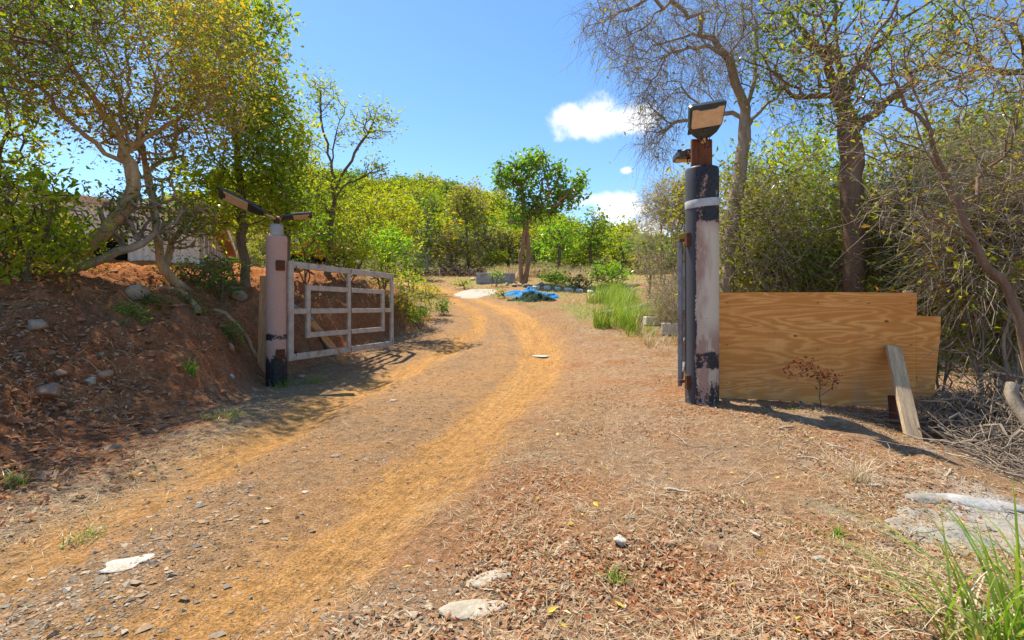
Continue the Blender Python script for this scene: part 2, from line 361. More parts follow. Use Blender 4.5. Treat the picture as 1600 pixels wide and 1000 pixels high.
def m_ply():
    s = NT('plywood_face'); c = s.coord('Object', (.42, 1, 3.4)); f = s.noise(c, 1.25, 3, .45, .4)
    g = s.math('SINE', s.math('MULTIPLY', f, 90)); k = s.ramp(s.math('MULTIPLY_ADD', g, .5, .5), [(.0, 0.0), (.45, .25), (1, 1.0)])
    col = s.mix(k, (.62, .25, .055), (.84, .41, .12))
    big = s.noise(s.coord('Object', (.5, 1, 1.6)), 1.6, 5, .6); col = s.mix(s.ramp(big, [(.35, .6), (.6, 0.0)]), col, (.60, .23, .05))
    fine = s.noise(s.coord('Object', (3, 1, 60)), 6, 3); col = s.mix(.5, col, s.ramp(fine, [(.3, .72), (.7, 1.2)]), 'MULTIPLY')
    v = s.n('ShaderNodeTexVoronoi'); s.l(s.coord('Object', (1.7, 1, 3.2)), v.inputs['Vector']); v.inputs['Scale'].default_value = 1.35
    col = s.mix(s.ramp(v.outputs['Distance'], [(.045, .85), (.085, 0.0)]), col, (.09, .035, .015))
    # grey wear patches near the lower edge
    sep = s.n('ShaderNodeSeparateXYZ'); s.l(s.coord('Object'), sep.inputs[0])
    low = s.math('MULTIPLY', s.ramp(sep.outputs[2], [(.0, 1.0), (.6, 0.0)]), s.ramp(s.noise(s.coord('Object'), 5, 6, .7), [(.42, 0.0), (.68, .8)]))
    col = s.mix(low, col, (.50, .33, .19))
    col = s.mix(s.ramp(s.noise(s.coord('Object', (2.2, 1, .8)), 2.2, 6, .7), [(.56, 0.0), (.75, .45)]), col, (.36, .17, .06))
    return s.bsdf(col, .75, .25, s.bump(k, .15, .002))
M_PLY = m_ply()
def m_post(name, base, wash, wash_lo, wash_hi, blk, invert_top=False):
    """Pink painted pipe, black undercoat showing where paint peeled; blk = list of (z0,z1,strength)"""
    s = NT(name); co = s.coord('Object'); sep = s.n('ShaderNodeSeparateXYZ'); s.l(co, sep.inputs[0]); z = sep.outputs[2]
    cs = s.coord('Object', (1, 1, .28)); n = s.noise(cs, 7, 7, .68); nf = s.noise(co, 34, 4, .7); nb = s.noise(cs, 2.6, 4, .6)
    col = s.mix(.7, tuple(base), s.ramp(nf, [(.3, .82), (.7, 1.12)]), 'MULTIPLY')
    if wash:
        m = s.n('ShaderNodeMapRange', interpolation_type='SMOOTHSTEP'); s.l(z, m.inputs[0]); m.inputs[1].default_value = wash_lo - .15; m.inputs[2].default_value = wash_lo + .15
        m2 = s.n('ShaderNodeMapRange', interpolation_type='SMOOTHSTEP'); s.l(z, m2.inputs[0]); m2.inputs[1].default_value = wash_hi + .12; m2.inputs[2].default_value = wash_hi - .12
        k = s.math('MULTIPLY', m.outputs[0], m2.outputs[0])
        k = s.math('MULTIPLY', k, s.ramp(s.math('ADD', s.math('MULTIPLY', sep.outputs[0], .9), nb), [(.28, 0.0), (.40, 1.0)]))
        k2 = s.ramp(n, [(.52, 0.0), (.58, .85)])
        k = s.math('MAXIMUM', k, s.math('MULTIPLY', k2, .8))
        col = s.mix(k, col, tuple(wash))
    dark = None
    for z0, z1, st, sf in blk:
        a = s.n('ShaderNodeMapRange', interpolation_type='SMOOTHSTEP'); s.l(z, a.inputs[0]); a.inputs[1].default_value = z0 - .12; a.inputs[2].default_value = z0 + .05
        b = s.n('ShaderNodeMapRange', interpolation_type='SMOOTHSTEP'); s.l(z, b.inputs[0]); b.inputs[1].default_value = z1 + sf; b.inputs[2].default_value = z1 - sf
        q = s.math('MULTIPLY', s.math('MULTIPLY', a.outputs[0], b.outputs[0]), st)
        dark = q if dark is None else s.math('MAXIMUM', dark, q)
    if invert_top:   # black undercoat bared down the left side, with a painted sky sheen
        dark = s.math('MAXIMUM', dark, s.ramp(s.math('MULTIPLY', sep.outputs[0], -1), [(.05, 0.0), (.14, .66)]))
    nn = s.math('ADD', s.math('MULTIPLY', n, .6), s.math('MULTIPLY', nf, .4))
    k = s.ramp(s.math('SUBTRACT', s.math('ADD', dark, nn), 1.0), [(.0, 0.0), (.035, 1.0)])
    bc = s.mix(s.ramp(nf, [(.4, 0.0), (.7, 1.0)]), (.018, .018, .02), (.05, .05, .055))
    if invert_top: bc = s.mix(s.ramp(s.math('MULTIPLY', sep.outputs[0], -1), [(.11, 0.0), (.16, 1.0)]), bc, (.085, .088, .095))  # sky reflection on the black left edge, put into the colour as paler grey
    col = s.mix(k, col, bc)
    rough = s.mix(k, .75, .42)
    return s.bsdf(col, rough, .18, s.bump(s.math('ADD', s.math('MULTIPLY', k, -.6), s.math('MULTIPLY', nf, .3)), .5, .008))
M_POSTL = m_post('post_pink', (.49, .305, .235), None, 0, 0, [(-.5, .78, .60, .34), (.86, 1.02, .56, .08), (1.0, 2.9, .33, .1)])
M_POSTR = m_post('post_pale', (.37, .24, .185), (.56, .49, .38), .95, 2.12, [(-.5, .5, .52, .3), (.5, .74, .56, .08), (.7, 2.2, .36, .1), (2.15, 2.9, .58, .1)], True)
M_TAPE = m_plain('grey_tape', (.42, .44, .44), .6, .3, .2, 15, .3)

# ------------------------------------------------------------------ geometry kit
def bevel_box(sx, sy, sz, b=.004, c=(0, 0, 0)):
    """chamfered box as convex pieces: 24 verts"""
    hx, hy, hz = sx / 2, sy / 2, sz / 2; b = min(b, hx * .45, hy * .45, hz * .45)
    V = []; idx = {}
    for x in (-1, 1):
        for y in (-1, 1):
            for z in (-1, 1):
                for a in range(3):
                    p = [x * (hx - b), y * (hy - b), z * (hz - b)]; p[a] = (x, y, z)[a] * (hx, hy, hz)[a]
                    idx[(x, y, z, a)] = len(V); V.append([p[i] + c[i] for i in range(3)])
    Q = []; T = []
    for a in range(3):
        o = [i for i in range(3) if i != a]
        for s in (-1, 1):
            f = []
            for u, v in ((-1, -1), (1, -1), (1, 1), (-1, 1)):
                k = [0, 0, 0]; k[a] = s; k[o[0]] = u; k[o[1]] = v; f.append(idx[(*k, a)])
            Q.append(f)
    for a in range(3):                      # edges along axis a
        o = [i for i in range(3) if i != a]
        for u in (-1, 1):
            for v in (-1, 1):
                k0 = [0, 0, 0]; k0[o[0]] = u; k0[o[1]] = v; k1 = list(k0); k0[a] = -1; k1[a] = 1
                Q.append([idx[(*k0, o[0])], idx[(*k1, o[0])], idx[(*k1, o[1])], idx[(*k0, o[1])]])
    for x in (-1, 1):
        for y in (-1, 1):
            for z in (-1, 1): T.append([idx[(x, y, z, i)] for i in range(3)])
    V = np.array(V); Q = np.array(Q); T = np.array(T); ctr = np.array(c)
    def fix(F):
        n = np.cross(V[F[:, 1]] - V[F[:, 0]], V[F[:, 2]] - V[F[:, 0]]); m = V[F].mean(1) - ctr
        fl = (n * m).sum(1) < 0; F[fl] = F[fl][:, ::-1]; return F
    return V, [fix(Q), fix(T)]
def box(name, size, mat, parent=None, loc=(0, 0, 0), rot=(0, 0, 0), b=.004):
    V, F = bevel_box(*size, b); o = mk(name, V, F, mat, parent); o.location = loc; o.rotation_euler = rot; return o
def beam(name, a, b, wd, dp, mat, parent=None, roll=(0, 0, 1), bev=.004):
    """rectangular bar from a to b (in parent space); wd = width across, dp = thickness along 'roll' normal"""
    a = Vector(a); b = Vector(b); z = (b - a).normalized(); r = Vector(roll)
    x = r.cross(z)
    if x.length < 1e-4: x = Vector((1, 0, 0)).cross(z)
    x.normalize(); y = z.cross(x)
    V, F = bevel_box(wd, dp, (b - a).length, bev); o = mk(name, V, F, mat, parent)
    o.matrix_local = Matrix.Translation((a + b) / 2) @ Matrix((x, y, z)).transposed().to_4x4(); return o
def tubes(paths, radii, sides=3, cap=False):
    """paths: list of (n,3); radii: list of (n,) -> V,F"""
    n = np.array([len(p) for p in paths]); Q = np.concatenate(paths); r = np.concatenate(radii)
    st = np.concatenate([[0], np.cumsum(n)[:-1]]); en = st + n - 1; cid = np.repeat(np.arange(len(n)), n)
    nx_ = np.minimum(np.arange(len(Q)) + 1, en[cid]); pv = np.maximum(np.arange(len(Q)) - 1, st[cid])
    t = nrm(Q[nx_] - Q[pv])
    md = np.abs(Q[en] - Q[st]); ax = np.eye(3)[np.argmin(md, 1)][cid]
    u = nrm(np.cross(t, ax)); v = np.cross(t, u)
    a = np.arange(sides) / sides * 2 * np.pi
    V = Q[:, None] + r[:, None, None] * (np.cos(a)[None, :, None] * u[:, None] + np.sin(a)[None, :, None] * v[:, None])
    seg = np.nonzero(cid[:-1] == cid[1:])[0]; s = np.arange(sides); s2 = (s + 1) % sides
    F = np.stack([seg[:, None] * sides + s, seg[:, None] * sides + s2, (seg[:, None] + 1) * sides + s2, (seg[:, None] + 1) * sides + s], -1).reshape(-1, 4)
    return V.reshape(-1, 3), F
def lathe(prof, seg=24):
    prof = np.array(prof); a = np.arange(seg) / seg * 2 * np.pi
    V = np.stack([prof[:, None, 0] * np.cos(a), prof[:, None, 0] * np.sin(a), np.repeat(prof[:, 1:2], seg, 1)], -1).reshape(-1, 3)
    k = len(prof); i = np.arange(seg); j = (i + 1) % seg
    F = np.concatenate([np.stack([r * seg + i, r * seg + j, (r + 1) * seg + j, (r + 1) * seg + i], -1) for r in range(k - 1)])
    return V, F
def leafquads(rng, ctr, size, aspect=.45, tilt=.8, droop=.2, fold=.25, dirs=None):
    n = len(ctr); size = np.broadcast_to(size, (n,)) * rng.uniform(.6, 1.35, n)
    th = rng.uniform(0, 2 * np.pi, n)
    d = np.stack([np.cos(th), np.sin(th), rng.normal(-droop, .45, n)], -1) if dirs is None else dirs
    d = nrm(d); up = nrm(np.stack([rng.normal(0, tilt, n), rng.normal(0, tilt, n), np.ones(n)], -1))
    s = nrm(np.cross(d, up)); nn = np.cross(s, d)
    L = size[:, None]; W = L * aspect
    b = ctr - d * L * .5; tip = ctr + d * L * .5 - nn * L * .12; l = ctr + s * W * .5 + nn * W * fold; r = ctr - s * W * .5 + nn * W * fold
    V = np.stack([b, l, tip, r], 1).reshape(-1, 3); F = np.arange(4 * n).reshape(n, 4)
    return V, F, np.repeat(np.clip(rng.normal(.5, .27, n), 0, 1), 4)
def ellip(rng, n, c, r, shell=.5):
    v = nrm(rng.normal(size=(n, 3))); rad = rng.uniform(shell ** 3, 1, n) ** (1 / 3)
    return np.array(c) + v * rad[:, None] * np.array(r)
class Tree:
    def __init__(s, seed, step=.25):
        s.rng = np.random.default_rng(seed); s.step = step; s.P = np.zeros((30000, 3)); s.par = np.full(30000, -1); s.pl = np.zeros(30000); s.n = 0; s.rad = {}
    def add(s, p, par):
        i = s.n; s.P[i] = p; s.par[i] = par; s.pl[i] = 0 if par < 0 else s.pl[par] + np.linalg.norm(p - s.P[par]); s.n += 1; return i
    def limb(s, pts, jit=.03):
        pts = np.array(pts, float)
        # smooth polyline (Catmull-Rom)
        q = np.vstack([2 * pts[0] - pts[1], pts, 2 * pts[-1] - pts[-2]]); o = []
        for k in range(1, len(q) - 2):
            m = max(2, int(np.linalg.norm(q[k + 1] - q[k]) / s.step))
            for t in np.arange(m) / m:
                o.append(.5 * ((2 * q[k]) + (q[k + 1] - q[k - 1]) * t + (2 * q[k - 1] - 5 * q[k] + 4 * q[k + 1] - q[k + 2]) * t * t + (-q[k - 1] + 3 * q[k] - 3 * q[k + 1] + q[k + 2]) * t ** 3))
        o.append(pts[-1]); o = np.array(o); o[1:-1] += s.rng.normal(0, jit, (len(o) - 2, 3))
        if s.n == 0: par = -1
        else:
            par = int(np.argmin(np.linalg.norm(s.P[:s.n] - o[0], axis=1))); o = o[1:]
        for p in o: par = s.add(p, par)
        return s
    def grow(s, T, pathw=.35, wander=.12, minz=None, up=.0, kmin=0):
        T = np.asarray(T); k0 = min(s.n - 1, kmin)
        order = np.argsort(np.linalg.norm(T - s.P[max(k0, s.n // 2)], axis=1) + s.rng.normal(0, .3, len(T)))
        for t in T[order]:
            dv = s.P[k0:s.n] - t; d = np.sqrt((dv * dv).sum(1)); i = k0 + int(np.argmin(d + pathw * s.pl[k0:s.n])); D = d[i - k0]
            if D < s.step * .4: continue
            p0 = s.P[i].copy(); pd = nrm(p0 - s.P[s.par[i]]) if s.par[i] >= 0 else np.array([0, 0, 1.])
            c = p0 + (pd * .5 + nrm(t - p0) * .3 + np.array([0, 0, up])) * D * .5
            m = max(1, int(math.ceil(D / s.step))); par = i
            for u in (np.arange(m) + 1) / m:
                q = (1 - u) ** 2 * p0 + 2 * u * (1 - u) * c + u * u * t
                if u < 1: q = q + s.rng.normal(0, wander * s.step, 3)
                par = s.add(q, par)
        return s
    def finish(s, R0, tip=.006, power=2.3, flare=.35, taper=.0):
        n = s.n; P_ = s.P[:n]; par = s.par[:n]; cnt = np.zeros(n); kids = np.zeros(n, int)
        for i in range(1, n): kids[par[i]] += 1
        s.tips = np.nonzero(kids == 0)[0]; cnt[s.tips] = 1
        for i in range(n - 1, 0, -1): cnt[par[i]] += cnt[i]
        r = tip + (R0 - tip) * (cnt / cnt[0]) ** (1 / power)
        r *= 1 - taper * np.clip(s.pl[:n] / max(s.pl[:n].max(), .1), 0, 1)
        r *= 1 + flare * np.exp(-s.pl[:n] / (R0 * 1.6))
        s.r = r; s.cnt = cnt; main = np.full(n, -1); best = np.zeros(n)
        for i in range(1, n):
            if cnt[i] > best[par[i]]: best[par[i]] = cnt[i]; main[par[i]] = i
        s.paths = []; s.rads = []
        starts = [0] + [i for i in range(1, n) if main[par[i]] != i]
        for i in starts:
            ids = [i]; 
            while main[ids[-1]] >= 0: ids.append(main[ids[-1]])
            pp = P_[ids]; rr = r[ids]
            if i != 0: pp = np.vstack([P_[par[i]], pp]); rr = np.r_[min(r[par[i]] * .8, rr[0] * 1.15), rr]
            if len(pp) > 1: s.paths.append(pp); s.rads.append(rr)
        return s
    def wood(s):
        VV = []; FF = []; off = 0
        big = [i for i in range(len(s.paths)) if s.rads[i][0] > .05]; mid = [i for i in range(len(s.paths)) if .018 < s.rads[i][0] <= .05]; sml = [i for i in range(len(s.paths)) if s.rads[i][0] <= .018]
        for g, sd_ in ((big, 9), (mid, 5), (sml, 3)):
            if not g: continue
            V, F = tubes([s.paths[i] for i in g], [s.rads[i] for i in g], sd_)
            VV.append(V); FF.append(F + off); off += len(V)
        return np.concatenate(VV), np.concatenate(FF)
    def ends(s, thr): return s.P[:s.n][s.cnt <= 2]      # outermost wood
    def twigs(s, thr, per, L, r=.003, sag=0., out=.7, cen=None, seg=3):
        E = np.repeat(s.ends(thr), per, 0); n = len(E); rng = s.rng
        d = rng.normal(size=(n, 3)); c = E.mean(0) if cen is None else np.array(cen)
        d = nrm(d + nrm(E - c) * out); L = L * rng.uniform(.4, 1.3, n)
        pts = [E]; p = E
        for k in range(seg):
            d = nrm(d + rng.normal(0, .28, (n, 3)) + np.array([0, 0, -sag])); p = p + d * (L / seg)[:, None]; pts.append(p)
        A = np.stack(pts, 1); rr = np.linspace(r, r * .4, seg + 1)
        V, F = tubes(list(A), [rr] * n, 3)
        return V, F, A
def joinVF(parts):
    V = []; F = []; off = 0
    for v, f in parts: V.append(v); F.append(f + off); off += len(v)
    return np.concatenate(V), np.concatenate(F)
def plant(name, label, cat, base, t, bark, leaf=None, leafspec=None, twig=None, twigmat=None, group=None, trunkname='trunk', kind=None):
    """leafspec: (per node, size, aspect, spread, thr, droop); twig: dict for Tree.twigs"""
    base = np.array(base, float); root = empty(name, base); tag(root, label, cat, group, kind)
    V, F = t.wood(); mk(trunkname, V - base, F, bark, root, True)
    src = t.ends(leafspec[4]) if leafspec else None
    if twig:
        V, F, A = t.twigs(**twig); mk('twigs', V - base, F, twigmat or bark, root, True)['kind'] = 'stuff'
        src2 = A[:, 1:].reshape(-1, 3)
    if leafspec and leaf:
        per, size, asp, spread, thr, droop = leafspec
        E = src if not twig else np.concatenate([src, src2[t.rng.random(len(src2)) < .5]])
        m = int(len(E) * per); E = E[t.rng.integers(0, len(E), m)]
        ctr = E + t.rng.normal(0, spread, E.shape)
        V, F, a = leafquads(t.rng, ctr, size * t.rng.uniform(.55, 1.3, len(ctr)), asp, .8, droop)
        cl = vn(ctr[:, 0] * 1.4 + ctr[:, 2], ctr[:, 1] * 1.4 + ctr[:, 2] * .7, 5); a = np.clip(a * .75 + np.repeat(cl, 4) * .6 - .18, 0, 1)
        mk('crown', V - base, F, leaf, root, False, {'rnd': a})
    return root
# ================================================================== gate posts
def post(name, label, x, y, h, rad, mat, seed):
    z0 = gz(x, y) - .12; root = empty(name, (x, y, z0)); tag(root, label, 'post')
    rng = np.random.default_rng(seed); seg = 36
    prof = [(rad * (1 + .004 * math.sin(i)), h * i / 14) for i in range(14)] + [(rad, h - .03), (rad - .006, h - .008), (rad - .03, h), (.001, h + .004)]
    V, F = lathe(prof, seg); mk('pipe', V, F, mat, root, True)
    return root, z0
pl, zl = post('gate_post', 'round pink gate post with black peeling base, left of the dirt road', -4.0, 8.7, 2.64 + .0, .168, M_POSTL, 1)
top_l = zl + 2.64
V, F = lathe([(.105, 2.645), (.107, 2.72), (.105, 2.82), (.085, 2.835), (.001, 2.837)], 20); mk('neck', V, F, M_CONC, pl, True)
V, F = lathe([(.045, 2.838), (.045, 2.96), (.03, 2.97), (.001, 2.971)], 14); mk('lamp_socket', V, F, M_RUST, pl, True)
for zz in (1.95, .46): box('hinge_plate', (.14, .06, .17), M_RUST, pl, (.12, -.125, zz - zl), (0, 0, .6), .006)
pr, zr = post('gate_post', 'tall peeling grey and black gate post beside the plywood sheet', 2.19, 5.9, 2.80, .184, M_POSTR, 2)
V, F = lathe([(.186, 2.34), (.1885, 2.345), (.1885, 2.425), (.186, 2.43)], 36); V[:, 2] += .02 * np.sin(np.arctan2(V[:, 1], V[:, 0]) + 1.2); mk('tape_band', V, F, M_TAPE, pr, True)
box('mount_board', (.235, .05, .42), M_RUSTW, pr, (-.03, -.06, 2.90), (0, 0, .05), .004)
box('mount_board', (.05, .20, .40), M_RUSTW, pr, (.06, .03, 2.89), (0, 0, .05), .004)
for zz in (2.02, .40):
    box('hinge_plate', (.05, .06, .16), M_RUST, pr, (-.19, -.07, zz - zr), (0, 0, .2), .006)
    beam('hinge_pin', (-.27, -.02, zz - zr), (-.17, -.02, zz - zr), .035, .035, M_RUST, pr)
# ================================================================== solar lamps
def lamp(label, loc, dx, up, L, W, arm, thin=1.0):
    X = Vector(dx).normalized(); Z = Vector(up); Z = (Z - X * Z.dot(X)).normalized(); Y = Z.cross(X)
    root = empty('solar_lamp', loc); tag(root, label, 'solar lamp')
    root.matrix_world = Matrix.Translation(loc) @ Matrix((X, Y, Z)).transposed().to_4x4() @ Matrix.Diagonal((1, 1, thin, 1))
    V, F = tubes([np.array([[-.02, 0, 0], [arm + .05, 0, 0]])], [np.array([.028, .028])], 10); mk('arm', V, F, M_PLANK if arm > .1 else M_LENS, root, True)
    # tapered shell: outline narrow at the arm, wide at the outer end, with clipped corners
    o = [(arm, -.18), (arm + .05, -.34), (arm + L * .35, -.46), (arm + L * .97, -.5), (arm + L, -.44), (arm + L, .44), (arm + L * .97, .5), (arm + L * .35, .46), (arm + .05, .34), (arm, .18)]
    o = [(x, y * W) for x, y in o]; n = len(o); c = (arm + L / 2, 0)
    def ring(k, z): return [(c[0] + (x - c[0]) * k, y * k, z) for x, y in o]
    V = np.array(ring(.97, .045) + ring(1, .035) + ring(1, -.02) + ring(.95, -.035)); i = np.arange(n); j = (i + 1) % n
    F = np.concatenate([np.stack([r * n + i, r * n + j, (r + 1) * n + j, (r + 1) * n + i], -1) for r in range(3)])
    F = F[:, ::-1]
    mk('housing', V, [F, np.arange(n)[None, :], (3 * n + np.arange(n))[None, ::-1]], M_BLACKP, root)
    h = [(.36, -.40), (.42, -.43), (.90, -.44), (.90, -.30), (.85, -.2), (.85, .2), (.90, .30), (.90, .44), (.42, .43), (.36, .40)]
    h = [(arm + L * x, y * W) for x, y in h]; n = len(h); i = np.arange(n); j = (i + 1) % n
    V = np.array([(x, y, -.033) for x, y in h] + [(c[0] + (x - c[0]) * .97, y * .97, -.046) for x, y in h])
    mk('lens', V, [np.stack([i, j, n + j, n + i], -1)[:, ::-1], (n + np.arange(n))[None, ::-1]], M_LENS, root)
    box('solar_panel', (L * .86, W * .84, .008), M_PANEL, root, (arm + L * .52, 0, .049), b=.002)
    box('sensor', (.03, .06, .02), M_BLACKP, root, (arm + L * .28, 0, -.045), b=.004)
    for s_ in (-1, 1):
        k_ = np.linspace(0, 1, 8)[:, None]; c_ = np.array([arm + .03, s_ * .04, -.03]) * (1 - k_) + np.array([-.04, s_ * .02, -.10]) * k_ + np.array([0, 0, -.07]) * np.sin(k_ * 3.14)
        V, F = tubes([c_], [np.full(8, .005)], 6); mk('cable', V, F, M_RUBBER, root, True)
        box('bracket', (.07, .014, .06), M_RUST, root, (arm + .0, s_ * .035, 0), b=.003)
    return root
lamp('solar lamp on the left post reaching left, beige lens underneath', (-4.02, 8.66, zl + 2.93), (-.86, -.30, .42), (.1, .50, .82), .74, .27, .17, .55)
lamp('solar lamp on the left post seen edge on, pointing right', (-3.96, 8.68, zl + 2.95), (.9, .35, .13), (-.1, .12, 1), .48, .26, .06, .55)
lamp('solar lamp with beige lens facing forward on top of the right post', (2.165, 5.80, zr + 3.085), (-.12, -.62, .66), (-.10, .72, .66), .39, .40, .04)
lamp('small brown-edged solar lamp behind the right post top, pointing away', (2.10, 6.0, zr + 3.02), (.22, .95, .10), (0, 0, 1), .46, .34, .05)
# ================================================================== gates
def gate(label, a, b, mat, tw=.115):
    a = Vector(a); b = Vector(b); d = (b - a); L = d.length; root = empty('steel_gate', (a.x, a.y, a.z), math.atan2(d.y, d.x)); tag(root, label, 'gate')
    H = 1.71; h = tw / 2; dep = .05; N = (0, 1, 0)
    bar = lambda nm, p, q, w_=tw, dp=dep: beam(nm, (p[0], 0, p[1]), (q[0], 0, q[1]), w_, dp, mat, root, N, .006)
    bar('stile', (h, 0), (h, H)); bar('stile', (L - h, 0), (L - h, H))
    bar('rail', (tw + .002, h), (L - tw - .002, h)); bar('rail', (tw + .002, H - h), (L - tw - .002, H - h))
    m = L * .494; i0, i1 = L * .14, L * .869; z0, z1 = .42, 1.27; zm = .85; t2 = tw * .92
    bar('mullion', (m, tw + .002), (m, H - tw - .002), t2, dep * .9)
    for s0, s1 in ((i0 + t2 / 2, m - t2 / 2), (m + t2 / 2, i1 - t2 / 2)):
        for zz, nm in ((z0, 'inner_rail'), (z1, 'inner_rail'), (zm, 'middle_rail')): bar(nm, (s0 + .002, zz), (s1 - .002, zz), t2 * .9, dep * .84)
    bar('inner_stile', (i0, z0 - t2 / 2), (i0, z1 + t2 / 2), t2); bar('inner_stile', (i1, z0 - t2 / 2), (i1, z1 + t2 / 2), t2)
    bar('middle_rail', (tw + .002, zm), (i0 - t2 / 2 - .002, zm), t2 * .9, dep * .84); bar('middle_rail', (i1 + t2 / 2 + .002, zm), (L - tw - .002, zm), t2 * .9, dep * .84)
    # rusty weld beads where bars meet
    for (x_, z_) in ((i0, zm), (i1, zm), (m, z0), (m, z1), (m, zm), (m, H - tw * .5), (m, tw * .5), (tw, H - tw), (tw, tw), (L - tw, H - tw), (L - tw, tw)):
        box('weld', (.018, dep + .008, .085), M_RUST, root, (x_ + t2 * .5, 0, z_), b=.003)
    return root
gate('pale open steel gate with nested rectangles, hung on the left post', (-3.80, 8.70, .33), (-2.84, 12.2, .33), M_GALV)
th = R(90 - 19.9); gate('open steel gate seen edge on beside the tall right post', (1.955, 5.96, .33), (1.955 + 3.6 * math.cos(th), 5.96 + 3.6 * math.sin(th), .33), M_BLUEST)
# ================================================================== plywood barrier
pb = empty('plywood_barrier', (2.44, 6.10, .0)); tag(pb, 'orange brown plywood sheet standing beside the tall right post', 'barrier')
for o in ([(0, .17), (.9, .13), (1.9, .06), (2.372, .028), (2.385, 1.42), (1.6, 1.428), (0, 1.425)], [(2.376, .027), (2.58, .015), (2.60, .3), (2.665, .95), (2.67, 1.14), (2.384, 1.15)]):
    n = len(o); i = np.arange(n); j = (i + 1) % n
    V = np.array([(x, 0, z) for x, z in o] + [(x, .018, z) for x, z in o])
    mk('sheet', V, [np.stack([i, j, n + j, n + i], -1)[:, ::-1], np.arange(n)[None, :], (n + np.arange(n))[None, ::-1]], M_PLY, pb)
V, F = lathe([(.007, -.003), (.007, .001), (.003, .003), (.0005, .003)], 8); scm = mesh('screw', V, F, M_RUST)
for x_, z_ in ((.12, 1.3), (.12, .8), (.12, .35), (1.2, 1.3), (1.2, .75), (1.2, .28), (2.31, 1.3), (2.31, .8), (2.31, .3)):
    q_ = put('screw', scm, pb, (x_, -.001, z_)); q_.rotation_euler.x = R(90)
for x_, t_ in ((2.31, 1.45), (.12, 1.38), (1.2, 1.40)):
    g_ = gz(2.44 + x_, 6.15); beam('stake', (x_, .046, g_ - .2), (x_, .046, t_), .09, .05, M_PLANK, pb, (0, 1, 0))
zb = gz(4.14, 5.28)
pk = beam('prop_plank', (4.50, 6.045, .78), (4.14, 5.26, zb - .04), .165, .045, M_PLANK, None, (0, -1, .5)); tag(pk, 'weathered grey plank leaning against the front of the plywood sheet', 'plank')
zb = gz(4.28, 5.85); stk = beam('stake', (4.27, 5.72, zb - .1), (4.30, 5.80, zb + .28), .07, .04, M_RUSTW, None, (0, 1, 0)); tag(stk, 'short dark wooden stake behind the leaning prop plank', 'stake')
bd = beam('board', (-4.36, 8.98, gz(-4.36, 8.9) - .12), (-4.33, 9.02, 1.80), .20, .04, M_BOARD, None, (.25, -1, 0)); tag(bd, 'upright raw board standing behind the pink post', 'board')
pk2 = beam('plank', (-3.72, 9.5, .98), (-3.3, 10.3, gz(-3.3, 10.3) - .02), .11, .035, M_BOARD, None, (0, -1, .4)); tag(pk2, 'narrow brown plank leaning diagonally behind the left gate', 'plank')
# ================================================================== house on the left
hx, hy = -8.54, 14.0; hz = 2.15
hs = empty('house', (hx, hy, hz)); hs.rotation_euler.z = math.atan2(-.447, -.894) + math.pi   # local -x runs along the front, +y along the receding side
hs.rotation_euler.z = math.atan2(.447, .894); tag(hs, 'white metal-walled house behind the trees on the bank', 'house')
FW, FH = 8.0, 1.72
cw = .16
for k in range(int(FW / (cw * 5))):           # corrugated sheets of the front wall
    if k == 2: continue
    x0 = -(k + 1) * cw * 5; xs_ = np.linspace(x0 + .003, x0 + cw * 5 - .003, 41); yy_ = np.sin(xs_ / cw * 2 * np.pi) * .016
    top = FH + .12 * (1 - abs((xs_ + FW / 2) / (FW / 2)))
    V = np.concatenate([np.c_[xs_, yy_, np.full(41, -.4)], np.c_[xs_, yy_, top]]); i = np.arange(40)
    mk('wall_sheet', V, np.stack([i, i + 1, i + 42, i + 41], -1), M_ZINC, hs, True)
box('doorway', (.76, .05, 2.1), M_DARK, hs, (-2.0, .35, .6)); box('lintel', (.80, .06, .8), M_ZINC, hs, (-2.0, 0, 1.36))
for s_ in (-1, 1): beam('rake_board', (-FW / 2, -.12, FH + .17), (-FW / 2 + s_ * (FW / 2 + .35), -.12, FH - .05), .16, .04, M_WWALL, hs, (0, 1, 0))
for s_ in (-1, 1):
    V, F = bevel_box(1, 1, 1, .01); a = Vector((-FW / 2, 6, FH + .25)); b_ = Vector((-FW / 2 + s_ * (FW / 2 + .55), 6, FH - .06))
    beam('roof', a, b_, 12.4, .05, M_ZINC, hs, (0, 0, 1) if False else (-(b_.z - a.z), 0, b_.x - a.x), .004)
box('side_wall', (.1, 11.8, 2.3), M_BROWNP, hs, (-.06, 6.0, .8)); box('soffit', (.5, 12.0, .03), M_BROWNP, hs, (.27, 6.1, FH - .14)); box('fascia', (.04, 12.3, .18), M_WWALL, hs, (.54, 6.1, FH - .06))
for k in range(9): box('pilaster', (.16, .22, 2.3), M_WWALL, hs, (.02, .2 + k * 1.4, .75), b=.01)
for k in range(4): 
    wd = box('window', (.05, .8, .9), M_DARK, hs, (-.01, 1.6 + k * 2.8 - .7, 1.1), b=.01); box('window_sill', (.1, .9, .06), M_WWALL, wd, (.04, 0, -.48), b=.01)
